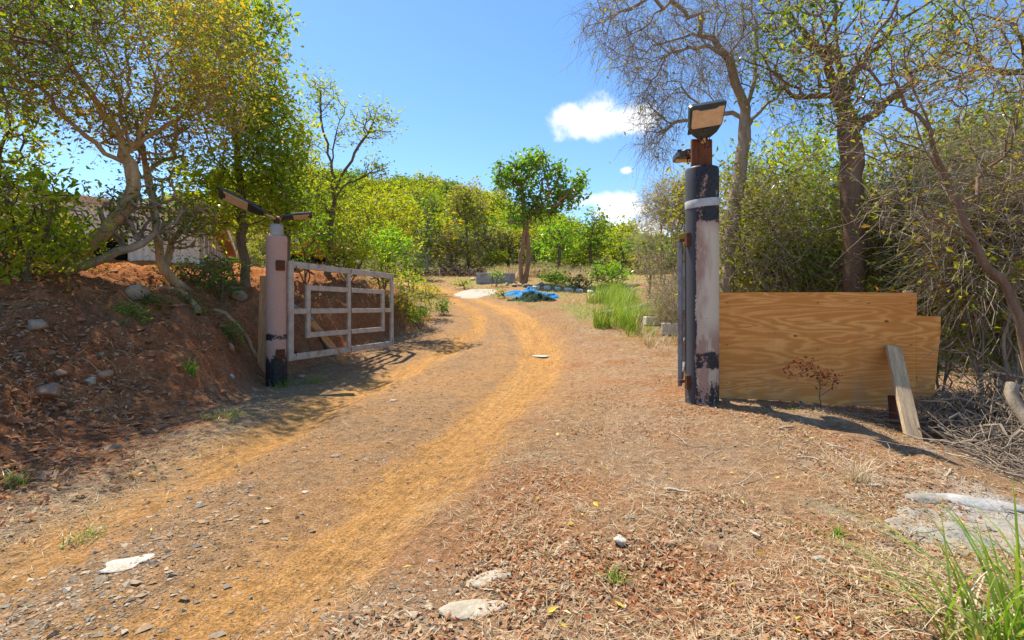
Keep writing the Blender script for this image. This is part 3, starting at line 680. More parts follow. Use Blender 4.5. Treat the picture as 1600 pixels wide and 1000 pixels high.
# ================================================================== yellow truck behind the left post
tz = gz(-6.9, 17.3)
tk = empty('yellow_truck', (-6.75, 17.3, tz), R(8)); tk.scale = (.72,) * 3; tag(tk, 'old yellow truck half hidden by shrubs behind the pink post', 'truck')
box('cargo_body', (1.9, 1.7, .95), M_YPAINT, tk, (-.75, 0, 1.25), b=.05); box('cab', (1.1, 1.65, .62), M_YPAINT, tk, (.78, 0, .98), b=.05)
V, F = bevel_box(.95, 1.5, .5, .04, (.72, 0, 1.54)); V[V[:, 2] > 1.5, 0] = .72 + (V[V[:, 2] > 1.5, 0] - .72) * .72; mk('cab_roof', V, F, M_YPAINT, tk)
box('windscreen', (.03, 1.3, .36), M_GLASS, tk, (1.14, 0, 1.52), (0, -.33, 0), .004); box('side_window', (.5, .03, .3), M_GLASS, tk, (.68, -.755, 1.54), b=.004)
box('side_window', (.6, .03, .28), M_GLASS, tk, (-.55, -.865, 1.45), b=.004); box('trim_strip', (.5, .03, .16), M_CHROME, tk, (-.5, -.885, 1.42), b=.004)
box('hood', (.75, 1.5, .3), M_YPAINT, tk, (1.68, 0, .98), b=.06); box('grille', (.05, 1.2, .35), M_DARK, tk, (2.06, 0, .9), b=.01)
box('chassis', (3.9, 1.3, .22), M_DARK, tk, (.2, 0, .58), b=.02); box('bumper', (.1, 1.6, .16), M_CHROME, tk, (2.12, 0, .55), b=.03)
for s_ in (-.55, .55): box('headlight', (.05, .2, .18), M_CHROME, tk, (2.06, s_ * 1.2, 1.0), b=.03)
for x_ in (-1.1, 1.45):
    for y_ in (-.72, .72):
        V, F = lathe([(.14, -.1), (.36, -.1), (.40, -.07), (.40, .07), (.36, .1), (.14, .1)], 24); wv = mk('wheel', V, F, M_RUBBER, tk, True); wv.location = (x_, y_, .40); wv.rotation_euler.x = R(90)
        V, F = lathe([(.001, -.05), (.1, -.06), (.14, -.09), (.14, .09), (.1, .06), (.001, .05)], 16); mk('rim', V, F, M_CHROME, wv, True)
# ================================================================== stones and heaps
import bmesh
bm = bmesh.new(); bmesh.ops.create_icosphere(bm, subdivisions=3, radius=1); bm.verts.ensure_lookup_table()
ICO = np.array([v.co[:] for v in bm.verts]); ICF = np.array([[v.index for v in f.verts] for f in bm.faces]); bm.free()
def rock(name, label, cat, x, y, sx, sy, sz, mat, seed, rot=0, sink=.35, rough=.35, z=None, group=None, facet=4):
    rng = np.random.default_rng(seed); V = ICO.copy()
    for k in range(facet * 3):                # chip flat facets
        nrm_ = nrm(rng.normal(size=3)); d = V @ nrm_; lim = rng.uniform(.55, .85); V -= np.outer(np.maximum(d - lim, 0), nrm_)
    o = seed * 1.37; V = V * (1 + rough * .5 * fbm(V[:, 0] * 2 + V[:, 2] + o, V[:, 1] * 2 - V[:, 2] + o, 3, 4))[:, None]
    V = V * np.array([sx, sy, sz]); ca, sa = math.cos(rot), math.sin(rot); V = np.c_[V[:, 0] * ca - V[:, 1] * sa, V[:, 0] * sa + V[:, 1] * ca, V[:, 2]]
    z0 = gz(x, y) if z is None else z
    o = mk(name, V, ICF, mat, None, True, loc=(x, y, z0 + sz * (1 - 2 * sink))); tag(o, label, cat, group); return o
def at(px, py):
    """ground point seen at a pixel: march along the view ray"""
    d = np.linspace(1.6, 60, 3000); x = (px - 800) / 800 * d; z = CZ - (py - 480) / 800 * d
    h = terrain(x, d); k = np.nonzero(z < h)[0]; k = k[0] if len(k) else -1
    return float(x[k]), float(d[k])
def mound(name, label, cat, x, y, rx, ry, h, mat, seed, ridge=.5, freq=3, smooth=True, kind=None, group=None, nr=26, na=64, lip=0):
    r = np.linspace(0, 1, nr); a = np.arange(na) / na * 2 * np.pi; Rr, A = np.meshgrid(r, a, indexing='ij')
    edge = 1 + .3 * fbm(np.cos(A) * 1.5 + seed, np.sin(A) * 1.5, seed, 3)
    X = Rr * np.cos(A) * rx * edge; Y = Rr * np.sin(A) * ry * edge
    f = fbm(X * freq + seed, Y * freq, seed + 3, 4); rd = 1 - np.abs(f) * 3
    Hh = h * (1 - Rr ** 2.2) * (1 - ridge + ridge * np.clip(rd, -.3, 1)) 
    Z = terrain(x + X.ravel(), y + Y.ravel()).reshape(X.shape) + Hh - .012 + .016 * (1 - sst(.9, 1, Rr)) + lip * (1 - sst(.95, 1, Rr))
    V = np.stack([X, Y, Z - gz(x, y)], -1).reshape(-1, 3); i = np.arange(na); j = (i + 1) % na
    F = np.concatenate([np.stack([k * na + i, (k + 1) * na + i, (k + 1) * na + j, k * na + j], -1) for k in range(1, nr - 1)]); T = np.stack([np.zeros(na, int), na + i, na + j], -1)
    o = mk(name, V, [F, T], mat, None, smooth, loc=(x, y, gz(x, y)))
    if kind == 'structure': o['kind'] = kind
    else: tag(o, label, cat, group, kind)
    return o
x, y = at(197, 884); rock('flat_stone', 'jagged flat white stone lying in the left wheel track', 'stone', x, y, .10, .085, .014, M_WSTONE, 11, .5, .36, 1.4, facet=1)
x, y = at(745, 952); rock('flat_stone', 'larger buried tan rock slab at the road edge in front', 'stone', x, y, .16, .09, .022, M_STONE, 12, .2, .52, .9, facet=2)
x, y = at(765, 905); rock('flat_stone', 'small buried tan rock slab just beyond the larger slab', 'stone', x, y, .11, .06, .016, M_STONE, 13, .5, .52, .9, facet=2)
x, y = at(969, 853); rock('rough_stone', 'small white crumbly stone beside the grass tufts', 'stone', x, y, .035, .035, .022, M_WSTONE, 14, .2, .2, .9)
x, y = at(1110, 857); rock('brown_stone', 'reddish stone with another stone close to its left', 'stone', x, y, .05, .05, .025, M_BSTONE, 15)
x, y = at(1044, 853); rock('brown_stone', 'reddish stone to the right of the white crumbly stone', 'stone', x, y, .045, .03, .02, M_BSTONE, 16)
x, y = at(1460, 873); rock('brown_stone', 'flat orange stone on the pale ground by the tall grass', 'stone', x, y, .065, .04, .02, M_BSTONE, 17)
x, y = at(1165, 920); rock('brown_stone', 'broken reddish stone in the dry litter, front centre right', 'stone', x, y, .05, .03, .022, M_BSTONE, 18)
x, y = at(1198, 950); rock('brown_stone', 'nearest broken reddish stone in the dry litter', 'stone', x, y, .045, .03, .02, M_BSTONE, 19)
x, y = at(1278, 878); rock('pale_stone', 'pale round stone in the litter near the small weed', 'stone', x, y, .034, .028, .018, M_STONE, 20)
x, y = at(1364, 759); rock('white_shard', 'thin white shard lying below the leaning plank', 'shard', x, y, .055, .03, .007, M_WSTONE, 21, -.3, .3, .5, facet=1)
x, y = at(845, 557); rock('flat_stone', 'pale flat stone in the right wheel track beyond the gates', 'stone', x, y, .22, .2, .018, M_WSTONE, 22, 0, .3, .6, facet=2)
x, y = at(525, 715); rock('small_stone', 'small pale stone lying on the road below the left gate', 'stone', x, y, .045, .028, .016, M_STONE, 23)
x, y = at(614, 627); rock('small_stone', 'small tan stone on the road in the middle distance', 'stone', x, y, .05, .04, .025, M_STONE, 24)
x, y = at(1545, 792); rock('concrete_lump', 'broken white concrete edge beside the brush pile', 'concrete', x, y, .26, .09, .04, M_CONC, 25, -.55, .4, .9)
x, y = at(1455, 782); rock('concrete_lump', 'smaller flat piece of pale concrete left of the broken edge', 'concrete', x, y, .22, .08, .025, M_CONCD, 26, .1, .3, .8)
x, y = at(470, 590); rock('grey_stone', 'flat grey stone at the foot of the left gate', 'stone', x, y, .13, .09, .05, M_GSTONE, 27)
for q, (px, py, sx, sz, mt, lb) in enumerate((
    (70, 618, .16, .09, M_BSTONE, 'broad brown boulder low in the left bank'), (142, 600, .07, .05, M_STONE, 'small tan stone beside the boulder in the left bank'),
    (165, 593, .08, .06, M_BSTONE, 'brown stone to the right of the small tan bank stone'), (95, 592, .09, .05, M_BSTONE, 'brown stone just above the broad boulder'),
    (362, 590, .05, .04, M_WSTONE, 'small white stone in the bank near the pink post'), (375, 468, .17, .14, M_GSTONE, 'grey boulder on the bank behind the pink post'),
    (210, 465, .20, .14, M_GSTONE, 'dark grey boulder on top of the left bank'), (58, 515, .13, .08, M_GSTONE, 'grey stone below the leaning tan trunk'),
    (360, 545, .1, .08, M_BSTONE, 'reddish clod stone halfway up the bank'), (330, 612, .06, .04, M_BSTONE, 'brown stone at the bank foot left of the post'))):
    x, y = at(px, py); rock('bank_stone', lb, 'stone', x, y, sx, sx * .8, sz, mt, 40 + q, q * .7, .35)
x, y = at(1520, 835); mound('concrete_patch', '', '', x, y, .5, .36, .02, M_CONCD, 5, .6, 6, kind='structure', lip=.002)
# white blocks and kerb slabs further up
def block(label, px, py, w_, d_, h_, mat, rz=0, name='concrete_block', group=None):
    x, y = at(px, py)
    V, F = bevel_box(w_, d_, h_, .02); V = V + .012 * np.stack([fbm(V[:, 1] * 9, V[:, 2] * 9 + px, 1), fbm(V[:, 0] * 9, V[:, 2] * 9 + px, 2), fbm(V[:, 0] * 9 + px, V[:, 1] * 9, 3)], -1)
    o = mk(name, V, F, mat, loc=(x, y, gz(x, y) + h_ * .42)); o.rotation_euler = (.2 if name == 'kerb_slab' else 0, .03, rz); tag(o, label, 'block', group)
block('pale concrete block next to the curved log, the smaller one', 1017, 508, .40, .3, .26, M_CONCW, .15)
block('larger pale concrete block closest to the tall right post', 1050, 522, .55, .35, .32, M_CONCW, -.25)
for q in range(8):
    t_ = q / 7; px = 838 + t_ * 118; py = 450.5 + 11.5 * t_ ** 1.3
    block(('flat pale kerb slab in the row right of the tarps'), px, py, .36 - .06 * (q % 3), .42, .13, M_CONCW, -.1 + .12 * (q % 4), 'kerb_slab', 'kerb slabs in a row')
# curved grey log
x, y = at(985, 496)
z0 = gz(x, y); ax = np.array([[-.75, -.05, .12], [-.45, 0, .17], [-.1, .02, .22], [.35, .0, .34], [.75, .05, .44], [1.25, .1, .46]])
t = Tree(5, .08); t.limb(ax, .006); t.finish(.10, .07, flare=.1); V, F = t.wood(); lg = empty('fallen_log', (x, y, z0)); tag(lg, 'curved weathered grey log lying by the tall grass', 'log')
mk('stem', V, F, B_GREY, lg, True); 
for pp, rr in ((np.array([[-.3, 0, .15], [-.28, .02, -.05]]), np.array([.07, .08])), (np.array([[-.7, -.04, .13], [-.95, .05, .16], [-1.05, .1, .05]]), np.array([.07, .05, .03]))):
    V, F = tubes([pp], [rr], 8); mk('stub', V, F, B_GREY, lg, True)
x, y = at(745, 458); mound('sand_patch', '', '', x, y, 1.0, 1.6, .04, M_SAND, 3, .3, 2, kind='structure', lip=.01)
x, y = at(806, 462); mound('blue_tarp', 'crumpled blue tarp left of the dark green net', 'tarp', x, y, .55, .5, .26, M_TARP, 6, .8, 2.2)
x, y = at(830, 459); mound('blue_tarp', 'crumpled blue tarp showing behind the dark green net', 'tarp', x, y, .65, .5, .34, M_TARP, 9, .8, 2.2)
x, y = at(857, 464); mound('blue_tarp', 'crumpled blue tarp right of the dark green net', 'tarp', x, y, .5, .45, .25, M_TARP, 8, .8, 2.2)
x, y = at(826, 469); mound('shade_net', 'dark green net heaped in front of the blue tarps', 'net', x, y, 1.0, .55, .36, M_NET, 12, .8, 3)
# concrete trough
x, y = at(774, 443); tr = empty('concrete_trough', (x, y + .5, gz(x, y + .5)), .05); tag(tr, 'low grey concrete trough left of the tall green tree', 'trough')
for nm, sz_, lo in (('side_wall', (2.1, .12, .62), (0, -.4, .2)), ('side_wall', (2.1, .12, .62), (0, .5, .2)), ('end_wall', (.12, .78, .62), (-.99, .05, .2)), ('end_wall', (.12, .78, .62), (.99, .05, .2)), ('base_slab', (1.85, .77, .08), (0, .05, .02))):
    box(nm, sz_, M_CONC, tr, lo, b=.015)
for q, (px, py, s_, lb) in enumerate(((792, 446, .16, 'pale rubble stone at the right end of the concrete trough'), (803, 448, .22, 'grey rubble stone just left of the tall tree trunk'), (812, 447, .2, 'white rubble stone touching the tall tree trunk'), (822, 449, .25, 'brown rubble stone in front of the tall tree trunk'), (836, 450, .2, 'pale rubble stone right of the tall tree trunk'), (845, 447, .24, 'grey rubble stone at the left end of the kerb slabs'), (738, 438, .2, 'white rubble stone at the left end of the trough'), (752, 444, .13, 'small brown rubble stone in front of the trough'))):
    x, y = at(px, py); rock('rubble_stone', lb, 'stone', x, y, s_, s_ * .8, s_ * .6, [M_STONE, M_GSTONE, M_WSTONE, M_BSTONE][q % 4], 70 + q, q, .25, group='rubble stones at the tree foot')
x, y = at(869, 424); dp = beam('short_post', (x, y, gz(x, y) - .2), (x + .03, y, gz(x, y) + .5), .2, .2, M_DARK, None, (0, 1, 0), .03); tag(dp, 'short black post standing in the dry grass bank', 'post')
# ================================================================== trees and shrubs
def onground(p, sink=.1): return np.array([p[0], p[1], gz(p[0], p[1]) - sink])
# --- leaning tan tree on the left bank
b0 = onground(P(35, 490, 8.0), .15)
t = Tree(101, .16); t.limb([b0, P(110, 412, 8.15), P(205, 308, 8.4), P(192, 225, 8.5)], .012); nt0 = t.n
for l in ([P(192, 226, 8.5), P(150, 160, 8.3), P(90, 70, 8.0), P(30, 0, 7.8)], [P(192, 226, 8.5), P(205, 130, 8.6), P(190, 40, 8.7), P(215, -40, 8.8)],
          [P(200, 245, 8.5), P(240, 160, 8.7), P(290, 70, 9.0), P(350, 0, 9.2)], [P(200, 262, 8.45), P(120, 200, 8.2), P(40, 120, 7.9), P(-40, 90, 7.7)],
          [P(200, 240, 8.5), P(255, 200, 8.8), P(300, 180, 9.0)], [P(200, 230, 8.5), P(180, 120, 8.9), P(140, 20, 9.3)]): t.limb(l, .03)
T = np.concatenate([ellip(t.rng, 520, P(200, 95, 8.7), (2.2, 1.6, 1.45), .3), ellip(t.rng, 260, P(30, 60, 8.0), (1.5, 1.2, 1.2), .3), ellip(t.rng, 90, P(315, 165, 9.2), (.7, .8, .9), .2), ellip(t.rng, 120, P(160, -60, 8.6), (2.2, 1.4, .8), .2)])
t.grow(T, .25, .12, kmin=nt0 - 2).finish(.105, .003, 1.65, .3)
plant('leaning_tree', 'tan leaning tree with twiggy tan crown on the left bank', 'tree', b0, t, B_TAN, L_TAN, (2.0, .085, .5, .16, .012, .2), dict(thr=.011, per=3, L=.55, r=.0032, out=.5), B_TAN)
# --- dark foliage reaching in at the top left corner
b0 = onground(np.array([-8.6, 5.6, 0])); t = Tree(104, .16); t.limb([b0, b0 + [.3, .1, 2.0], b0 + [1.2, .2, 3.4], P(-60, 40, 6.0)], .02); n0 = t.n // 2
t.limb([P(-120, 70, 6.0), P(-20, 0, 6.2), P(60, -40, 6.3)], .03)
t.grow(np.concatenate([ellip(t.rng, 200, P(-10, 20, 6.0), (1.15, 1.0, .65), .2), ellip(t.rng, 90, P(-120, 60, 5.4), (1.0, 1.0, .9), .2), ellip(t.rng, 60, P(90, -30, 6.3), (.7, .8, .4), .2)]), .3, .14, kmin=n0).finish(.09, .003, 1.8, .3)
plant('overhanging_tree', 'dark leafy boughs reaching in at the top left corner', 'tree', b0, t, B_RUST, L_DARK, (2.0, .075, .5, .12, .012, .3), dict(thr=.011, per=2, L=.4, r=.003), B_RUST)
# --- low dark limb and small forked trunk
b0 = onground(P(8, 455, 7.6), .1); t = Tree(102, .16); t.limb([b0, P(60, 448, 7.8), P(120, 418, 8.0), P(200, 388, 8.3), P(240, 366, 8.5), P(243, 325, 8.6), P(235, 290, 8.7)], .015)
n0 = t.n - 8; t.grow(ellip(t.rng, 110, P(225, 335, 8.7), (.75, .6, .55), .1), .3, .2, kmin=n0).finish(.07, .006, 2.6, .3)
plant('low_tree', 'dark low tree bending right beneath the leaning tan trunk', 'tree', b0, t, B_GREY, L_DARK, (3.5, .07, .45, .10, .014, .3), dict(thr=.011, per=1, L=.35))
b0 = onground(P(300, 447, 9.6), .1); t = Tree(103, .16); t.limb([b0, P(268, 432, 9.4), P(250, 405, 9.3), P(244, 350, 9.2), P(232, 280, 9.2), P(215, 200, 9.2)], .012); n0 = t.n // 2
t.limb([P(262, 425, 9.4), P(265, 390, 9.5), P(290, 340, 9.6)], .02)
t.grow(np.concatenate([ellip(t.rng, 120, P(290, 345, 9.6), (.6, .6, .55), .1), ellip(t.rng, 120, P(230, 215, 9.2), (.8, .7, .8), .1)]), .3, .2, kmin=n0).finish(.085, .006, 2.5, .4)
plant('crooked_tree', 'small crooked tree with dark leaves in front of the house', 'tree', b0, t, B_TAN, L_DARK, (3.2, .065, .5, .10, .014, .2), dict(thr=.011, per=1, L=.35))
# --- leafy growth at the left edge
for k, (px, py, d, rx, rz, lf, lab) in enumerate(((20, 350, 7.2, .95, .85, L_YG, 'yellow-green drooping shrub at the left edge, nearest one'), (70, 375, 9.6, .6, .45, L_OLIVE, 'olive shrub between the left edge and the leaning trunk'), (-60, 240, 9.0, 1.3, 1.6, L_YG, 'tall yellow-green tree at the far left edge'),
        (20, 400, 12.5, 1.2, .6, L_YG, 'yellow-green shrub farther back by the house wall'))):
    c = P(px, py, d); b0 = onground(c + np.array([.1, .1, 0])); t = Tree(110 + k, .15)
    t.limb([b0, b0 * .5 + c * .5 + np.array([.1, 0, 0]), c], .02); t.limb([b0 + [0, 0, .2], c + [-rx * .5, 0, 0]], .02); t.limb([b0 + [0, 0, .3], c + [rx * .5, .2, rz * .4]], .02); n0 = t.n // 4
    t.grow(ellip(t.rng, 240, c, (rx, rx * .9, rz), .2), .3, .2, kmin=n0).finish(.05 + .02 * (k == 2), .005, 2.5, .3)
    plant('leafy_shrub', lab, 'shrub', b0, t, B_DARK, lf, (3.6, .12, .38, .12, .013, .6), dict(thr=.010, per=1, L=.35))
# --- tall green tree left of centre
b0 = onground(P(385, 400, 11.6)); t = Tree(121, .2)
t.limb([b0, P(378, 330, 11.6), P(372, 240, 11.7), P(360, 120, 11.8), P(350, 10, 11.9)], .03); n0 = t.n // 5
for l in ([P(374, 260, 11.7), P(410, 190, 11.7), P(430, 110, 11.6)], [P(376, 300, 11.6), P(330, 230, 11.4), P(300, 150, 11.3)], [P(366, 170, 11.8), P(400, 80, 12), P(415, 10, 12)]): t.limb(l, .03)
T = np.concatenate([ellip(t.rng, 380, P(362, 100, 11.8), (1.15, 1.3, 1.75), .3), ellip(t.rng, 220, P(418, 215, 11.6), (.8, .9, 1.2), .2), ellip(t.rng, 200, P(330, 300, 11.3), (.8, .8, 1.0), .2), ellip(t.rng, 150, P(300, 20, 12), (1.5, 1.2, 1.2), .2),
                    ellip(t.rng, 110, P(425, 320, 11.9), (.65, .7, .8), .2), ellip(t.rng, 40, P(425, 25, 11.8), (.35, .4, .45), .1)])
t.grow(T, .3, .2, kmin=n0).finish(.10, .004, 1.9, .3)
plant('tall_green_tree', 'tall dense green tree behind the pink post', 'tree', b0, t, B_DARK, L_YG, (4.3, .135, .45, .14, .014, .35), dict(thr=.011, per=1, L=.4))
b0 = onground(P(450, 400, 12.6)); t = Tree(122, .2); t.limb([b0, P(445, 330, 12.6), P(440, 250, 12.7), P(430, 160, 12.7)], .03); n0 = t.n // 3
t.grow(np.concatenate([ellip(t.rng, 200, P(440, 240, 12.7), (.8, .9, 1.5), .2), ellip(t.rng, 120, P(440, 330, 12.6), (.9, .8, .7), .2)]), .3, .2, kmin=n0).finish(.09, .004, 2.0, .3)
plant('yellowing_tree', 'yellowing slender tree to the right of the dense green tree', 'tree', b0, t, B_DARK, L_YG, (3.6, .11, .42, .12, .014, .35), dict(thr=.011, per=1, L=.4))
# --- open scraggly tree
b0 = onground(P(512, 430, 15)); t = Tree(123, .22); t.limb([b0, P(516, 350, 15), P(522, 290, 15), P(505, 200, 15), P(500, 125, 15)], .03); n0 = t.n // 3
for l in ([P(521, 300, 15), P(548, 250, 15.1), P(575, 205, 15.2), P(600, 178, 15.3)], [P(519, 320, 15), P(545, 285, 14.8), P(590, 268, 14.7)], [P(516, 340, 15), P(490, 290, 15.2), P(470, 240, 15.3)], [P(514, 270, 15), P(525, 210, 15.3), P(545, 160, 15.5)], [P(512, 380, 15), P(480, 350, 14.8), P(462, 320, 14.8)]): t.limb(l, .03)
T = np.concatenate([ellip(t.rng, 70, P(588, 190, 15.2), (.55, .6, .55), .1), ellip(t.rng, 50, P(503, 150, 15), (.5, .6, .7), .1), ellip(t.rng, 90, P(480, 255, 15.2), (.7, .7, .8), .1), ellip(t.rng, 110, P(525, 305, 15), (1.1, .9, .8), .1), ellip(t.rng, 40, P(590, 265, 14.8), (.4, .4, .3), .1), ellip(t.rng, 30, P(540, 200, 15.3), (.7, .5, .6), .1)])
t.grow(T, .3, .25, kmin=n0).finish(.085, .004, 2.0, .3)
plant('open_tree', 'thin open tree with sparse leaves against the sky, right of the pink post', 'tree', b0, t, B_DARK, L_YG, (2.6, .12, .45, .13, .016, .2), dict(thr=.012, per=1, L=.5))
# --- bushes round the truck and on the bank
def bush(name, label, px, py, d, rx, rz, leaf, bark=B_DARK, n=200, per=4.5, size=.1, seed=1, asp=.45, droop=.2, cat='bush', twig=None, ry=None, base=None, stem=.035, group=None, step=.18, twm=None):
    c = P(px, py, d); b0 = onground(c if base is None else base); t = Tree(seed, step); r_ = t.rng
    hgt = c[2] - b0[2]
    for k in range(4):
        a = r_.uniform(0, 6.28); e = c + np.array([math.cos(a) * rx * .5, math.sin(a) * rx * .5, r_.uniform(-.2, .4) * rz])
        t.limb([b0 if k == 0 else b0 + [0, 0, .05], b0 * .5 + e * .5 + r_.normal(0, .08, 3), e], .02)
    t.grow(ellip(r_, n, c, (rx, ry or rx * .9, rz), .25), .3, .2, kmin=3).finish(stem, .004, 2.1, .3)
    return plant(name, label, cat, b0, t, bark, leaf, (per, size, asp, size * 1.2, .02, droop), twig, twm, group=group)
bush('leafy_bush', 'yellow-green bush right beside the pink post, in front of the truck', 478, 372, 13.6, .62, .72, L_BRIGHT, n=150, size=.13, seed=201, per=3)
bush('leafy_bush', 'yellow-green bush behind the left gate, below the thin open tree', 545, 385, 14.6, .9, .6, L_YG, n=220, size=.13, seed=202)
bush('leafy_bush', 'bright green feathery bush on the slope right of the gate', 603, 388, 19, 1.0, .75, L_BRIGHT, n=240, size=.16, seed=203, per=5)
bush('leafy_bush', 'golden bush on the slope above the bright green feathery bush', 600, 335, 24, 1.9, 1.3, L_GOLD, n=260, size=.22, seed=204, per=5, step=.3)
bush('leafy_bush', 'small yellow-green bush behind the end of the left gate', 600, 428, 14.4, .5, .35, L_YG, n=100, size=.1, seed=205)
bush('bank_shrub', 'small leafy shrub on the bank just left of the pink post', 345, 430, 9.6, .45, .42, L_GREEN, n=120, size=.09, seed=206, per=4, cat='shrub')
bush('bank_shrub', 'bright green feathery weed halfway up the left bank', 200, 500, 7.3, .20, .22, L_GREEN, n=90, size=.06, seed=207, per=7, cat='shrub', step=.08, stem=.012)
bush('bank_shrub', 'green weed on the bank above the feathery one', 232, 475, 7.9, .28, .2, L_DARK, n=80, size=.06, seed=208, per=5, cat='shrub', step=.1, stem=.012)
bush('bank_shrub', 'sparse yellowish shrub on the bank behind the board', 280, 475, 8.6, .45, .28, L_OLIVE, n=100, size=.055, seed=209, per=3, cat='shrub', step=.12, stem=.015)
for k, (px, py, d, lf, lab) in enumerate(((150, 470, 8.2, L_GREEN, 'small green plant below the leaning trunk'), (60, 455, 8.6, L_YG, 'small yellow-green plant at the foot of the leaning trunk'), (310, 500, 8.4, L_OLIVE, 'olive plant high on the bank near the exposed root'), (365, 520, 8.5, L_GREEN, 'little green plant on the bank just left of the raw board'),
        (250, 545, 7.4, L_OLIVE, 'little olive plant in the middle of the bank face'), (110, 540, 6.6, L_GREEN, 'little green plant above the brown bank stones'), (30, 560, 6.0, L_OLIVE, 'olive plant at the left edge of the bank'))):
    bush('bank_plant', lab, px, py, d, .2, .14, lf, n=45, size=.065, seed=240 + k, per=3.5, cat='plant', step=.08, stem=.008)
bush('bank_shrub', 'dark shrub along the bank top left of the pink post', 300, 425, 10.2, .7, .28, L_DARK, n=140, size=.08, seed=210, per=4, cat='shrub')
for k, (px, py, d, rx, rz, lf, lab) in enumerate(((640, 440, 15.2, .55, .38, L_YG, 'yellow-green shrub on the bank end beyond the gate'), (668, 458, 16.2, .5, .35, L_GOLD, 'golden shrub at the tip of the bank'), (655, 490, 14.6, .32, .16, L_BRIGHT, 'low bright weed at the foot of the bank end'),
        (690, 478, 17.0, .25, .2, L_GREEN, 'green weed at the road edge by the bank tip'), (628, 470, 14.2, .45, .3, L_OLIVE, 'olive shrub on the bank face beyond the gate'))):
    bush('bank_shrub', lab, px, py, d, rx, rz, lf, n=90, size=.09, seed=220 + k, per=4, cat='shrub', step=.12, stem=.015)
# --- the tall green tree up the road
b0 = onground(P(819, 443, 27), .1); t = Tree(131, .3); t.limb([b0 + [-.12, 0, 0], P(814, 400, 27), P(820, 350, 27), P(815, 300, 27)], .02); t.limb([b0, P(826, 400, 27.1), P(824, 350, 27.1), P(845, 300, 27.2)], .02); n0 = t.n // 3
t.rng = np.random.default_rng(9)
T = np.concatenate([ellip(t.rng, 60, P(832, 292, 27), (1.2, 1.3, .95), .2), ellip(t.rng, 55, P(885, 305, 27), (1.0, 1.0, .6), .2), ellip(t.rng, 24, P(905, 285, 27), (.3, .5, .25), .2), ellip(t.rng, 50, P(793, 272, 27), (.8, .9, .8), .2), ellip(t.rng, 50, P(835, 252, 27), (.95, .9, .5), .2), ellip(t.rng, 40, P(850, 325, 27), (.9, .9, .5), .2), ellip(t.rng, 45, P(812, 335, 27), (.95, 1.0, .8), .2), ellip(t.rng, 30, P(870, 272, 27), (.7, .8, .4), .2)])
t.grow(T, .3, .2, kmin=n0).finish(.17, .012, 2.3, .3)
plant('tall_tree', 'tall bright green tree with reddish forked trunk up the road', 'tree', b0, t, B_RED, L_GREEN, (7.5, .30, .45, .24, .035, .5))
# --- middle-distance trees
def midtree(name, label, px, pytop, pybot, pybase, d, wpx, leaf, bark, seed, n=170, per=5, size=.28, trunk=.12, cat='tree', twig=None, asp=.5, droop=.2):
    s_ = d / 800; c = P(px, (pytop + pybot) / 2, d); rx = wpx / 2 * s_; rz = (pybot - pytop) / 2 * s_
    b0 = onground(P(px + np.random.default_rng(seed).uniform(-6, 6), pybase, d)); t = Tree(seed, .4); t.limb([b0, b0 * .4 + c * .6 + t.rng.normal(0, .15, 3), c + [0, 0, rz * .3]], .04); n0 = t.n // 3
    T = [ellip(t.rng, n // 2, c, (rx * .8, rx * .8, rz * .85), .3)]
    for k in range(5): a = t.rng.uniform(0, 6.28); q = c + np.array([math.cos(a) * rx * .6, math.sin(a) * rx * .6, t.rng.uniform(-.6, .6) * rz]); T.append(ellip(t.rng, n // 10, q, (rx * .42, rx * .42, rz * .4), .2))
    t.grow(np.concatenate(T), .3, .2, kmin=n0).finish(trunk, .010, 2.0, .3)
    return plant(name, label, cat, b0, t, bark, leaf, (per, size, asp, size * 1.1, .04, droop) if leaf else None, twig, B_DRY)
midtree('dark_tree', 'narrow dark green tree left of the far end of the road', 668, 292, 415, 422, 37, 62, L_DARK, B_GREY, 301, per=6)
midtree('brown_tree', 'thin olive tree with bare dark trunk near the road bend', 728, 285, 350, 424, 40, 66, L_OLIVE, B_DARK, 302, n=120, per=3.5, twig=dict(thr=.03, per=2, L=.9, r=.012))
midtree('round_tree', 'broad bright green tree right behind the tall green tree', 878, 326, 412, 420, 35, 84, L_BRIGHT, B_DARK, 303, n=240, per=6, size=.25)
midtree('dark_tree', 'dark green tree on the right flank of the broad green tree', 925, 322, 415, 425, 37, 52, L_DARK, B_DARK, 304, per=6)
midtree('far_tree', 'yellow-green tree right of the broad green tree, partly behind dry brush', 968, 355, 420, 425, 42, 70, L_YG, B_DARK, 305, per=5)
midtree('grey_thicket', 'grey leafless thicket tree beside the narrow dark green tree', 640, 340, 418, 424, 39, 46, None, B_GREY, 306, n=120, twig=dict(thr=.04, per=4, L=1.1, r=.016))
midtree('grey_thicket', 'grey leafless thicket tree behind the concrete trough', 765, 350, 420, 424, 41, 80, L_OLIVE, B_GREY, 307, n=140, per=1.2, twig=dict(thr=.04, per=4, L=1.1, r=.016))
midtree('grey_thicket', 'dry brown thicket tree between road bend and trough', 700, 355, 420, 424, 38, 60, L_TAN, B_GREY, 308, n=120, per=1.6, twig=dict(thr=.04, per=4, L=1.0, r=.016))
midtree('dark_tree', 'dark olive tree right behind the trunk of the tall green tree', 800, 345, 418, 422, 40, 60, L_OLIVE, B_DARK, 309, n=120, per=5)
midtree('golden_tree', 'golden-leaved tree on the slope left of the narrow dark tree', 632, 300, 395, 415, 31, 60, L_YG, B_DARK, 310, n=150, per=5)
midtree('golden_tree', 'golden tree on the slope directly above the left gate', 560, 300, 400, 420, 27, 110, L_GOLD, B_DARK, 311, n=200, per=5)
midtree('golden_tree', 'yellow-green tree on the slope above the gate hinge', 495, 290, 400, 420, 25, 90, L_YG, B_DARK, 312, n=180, per=5)
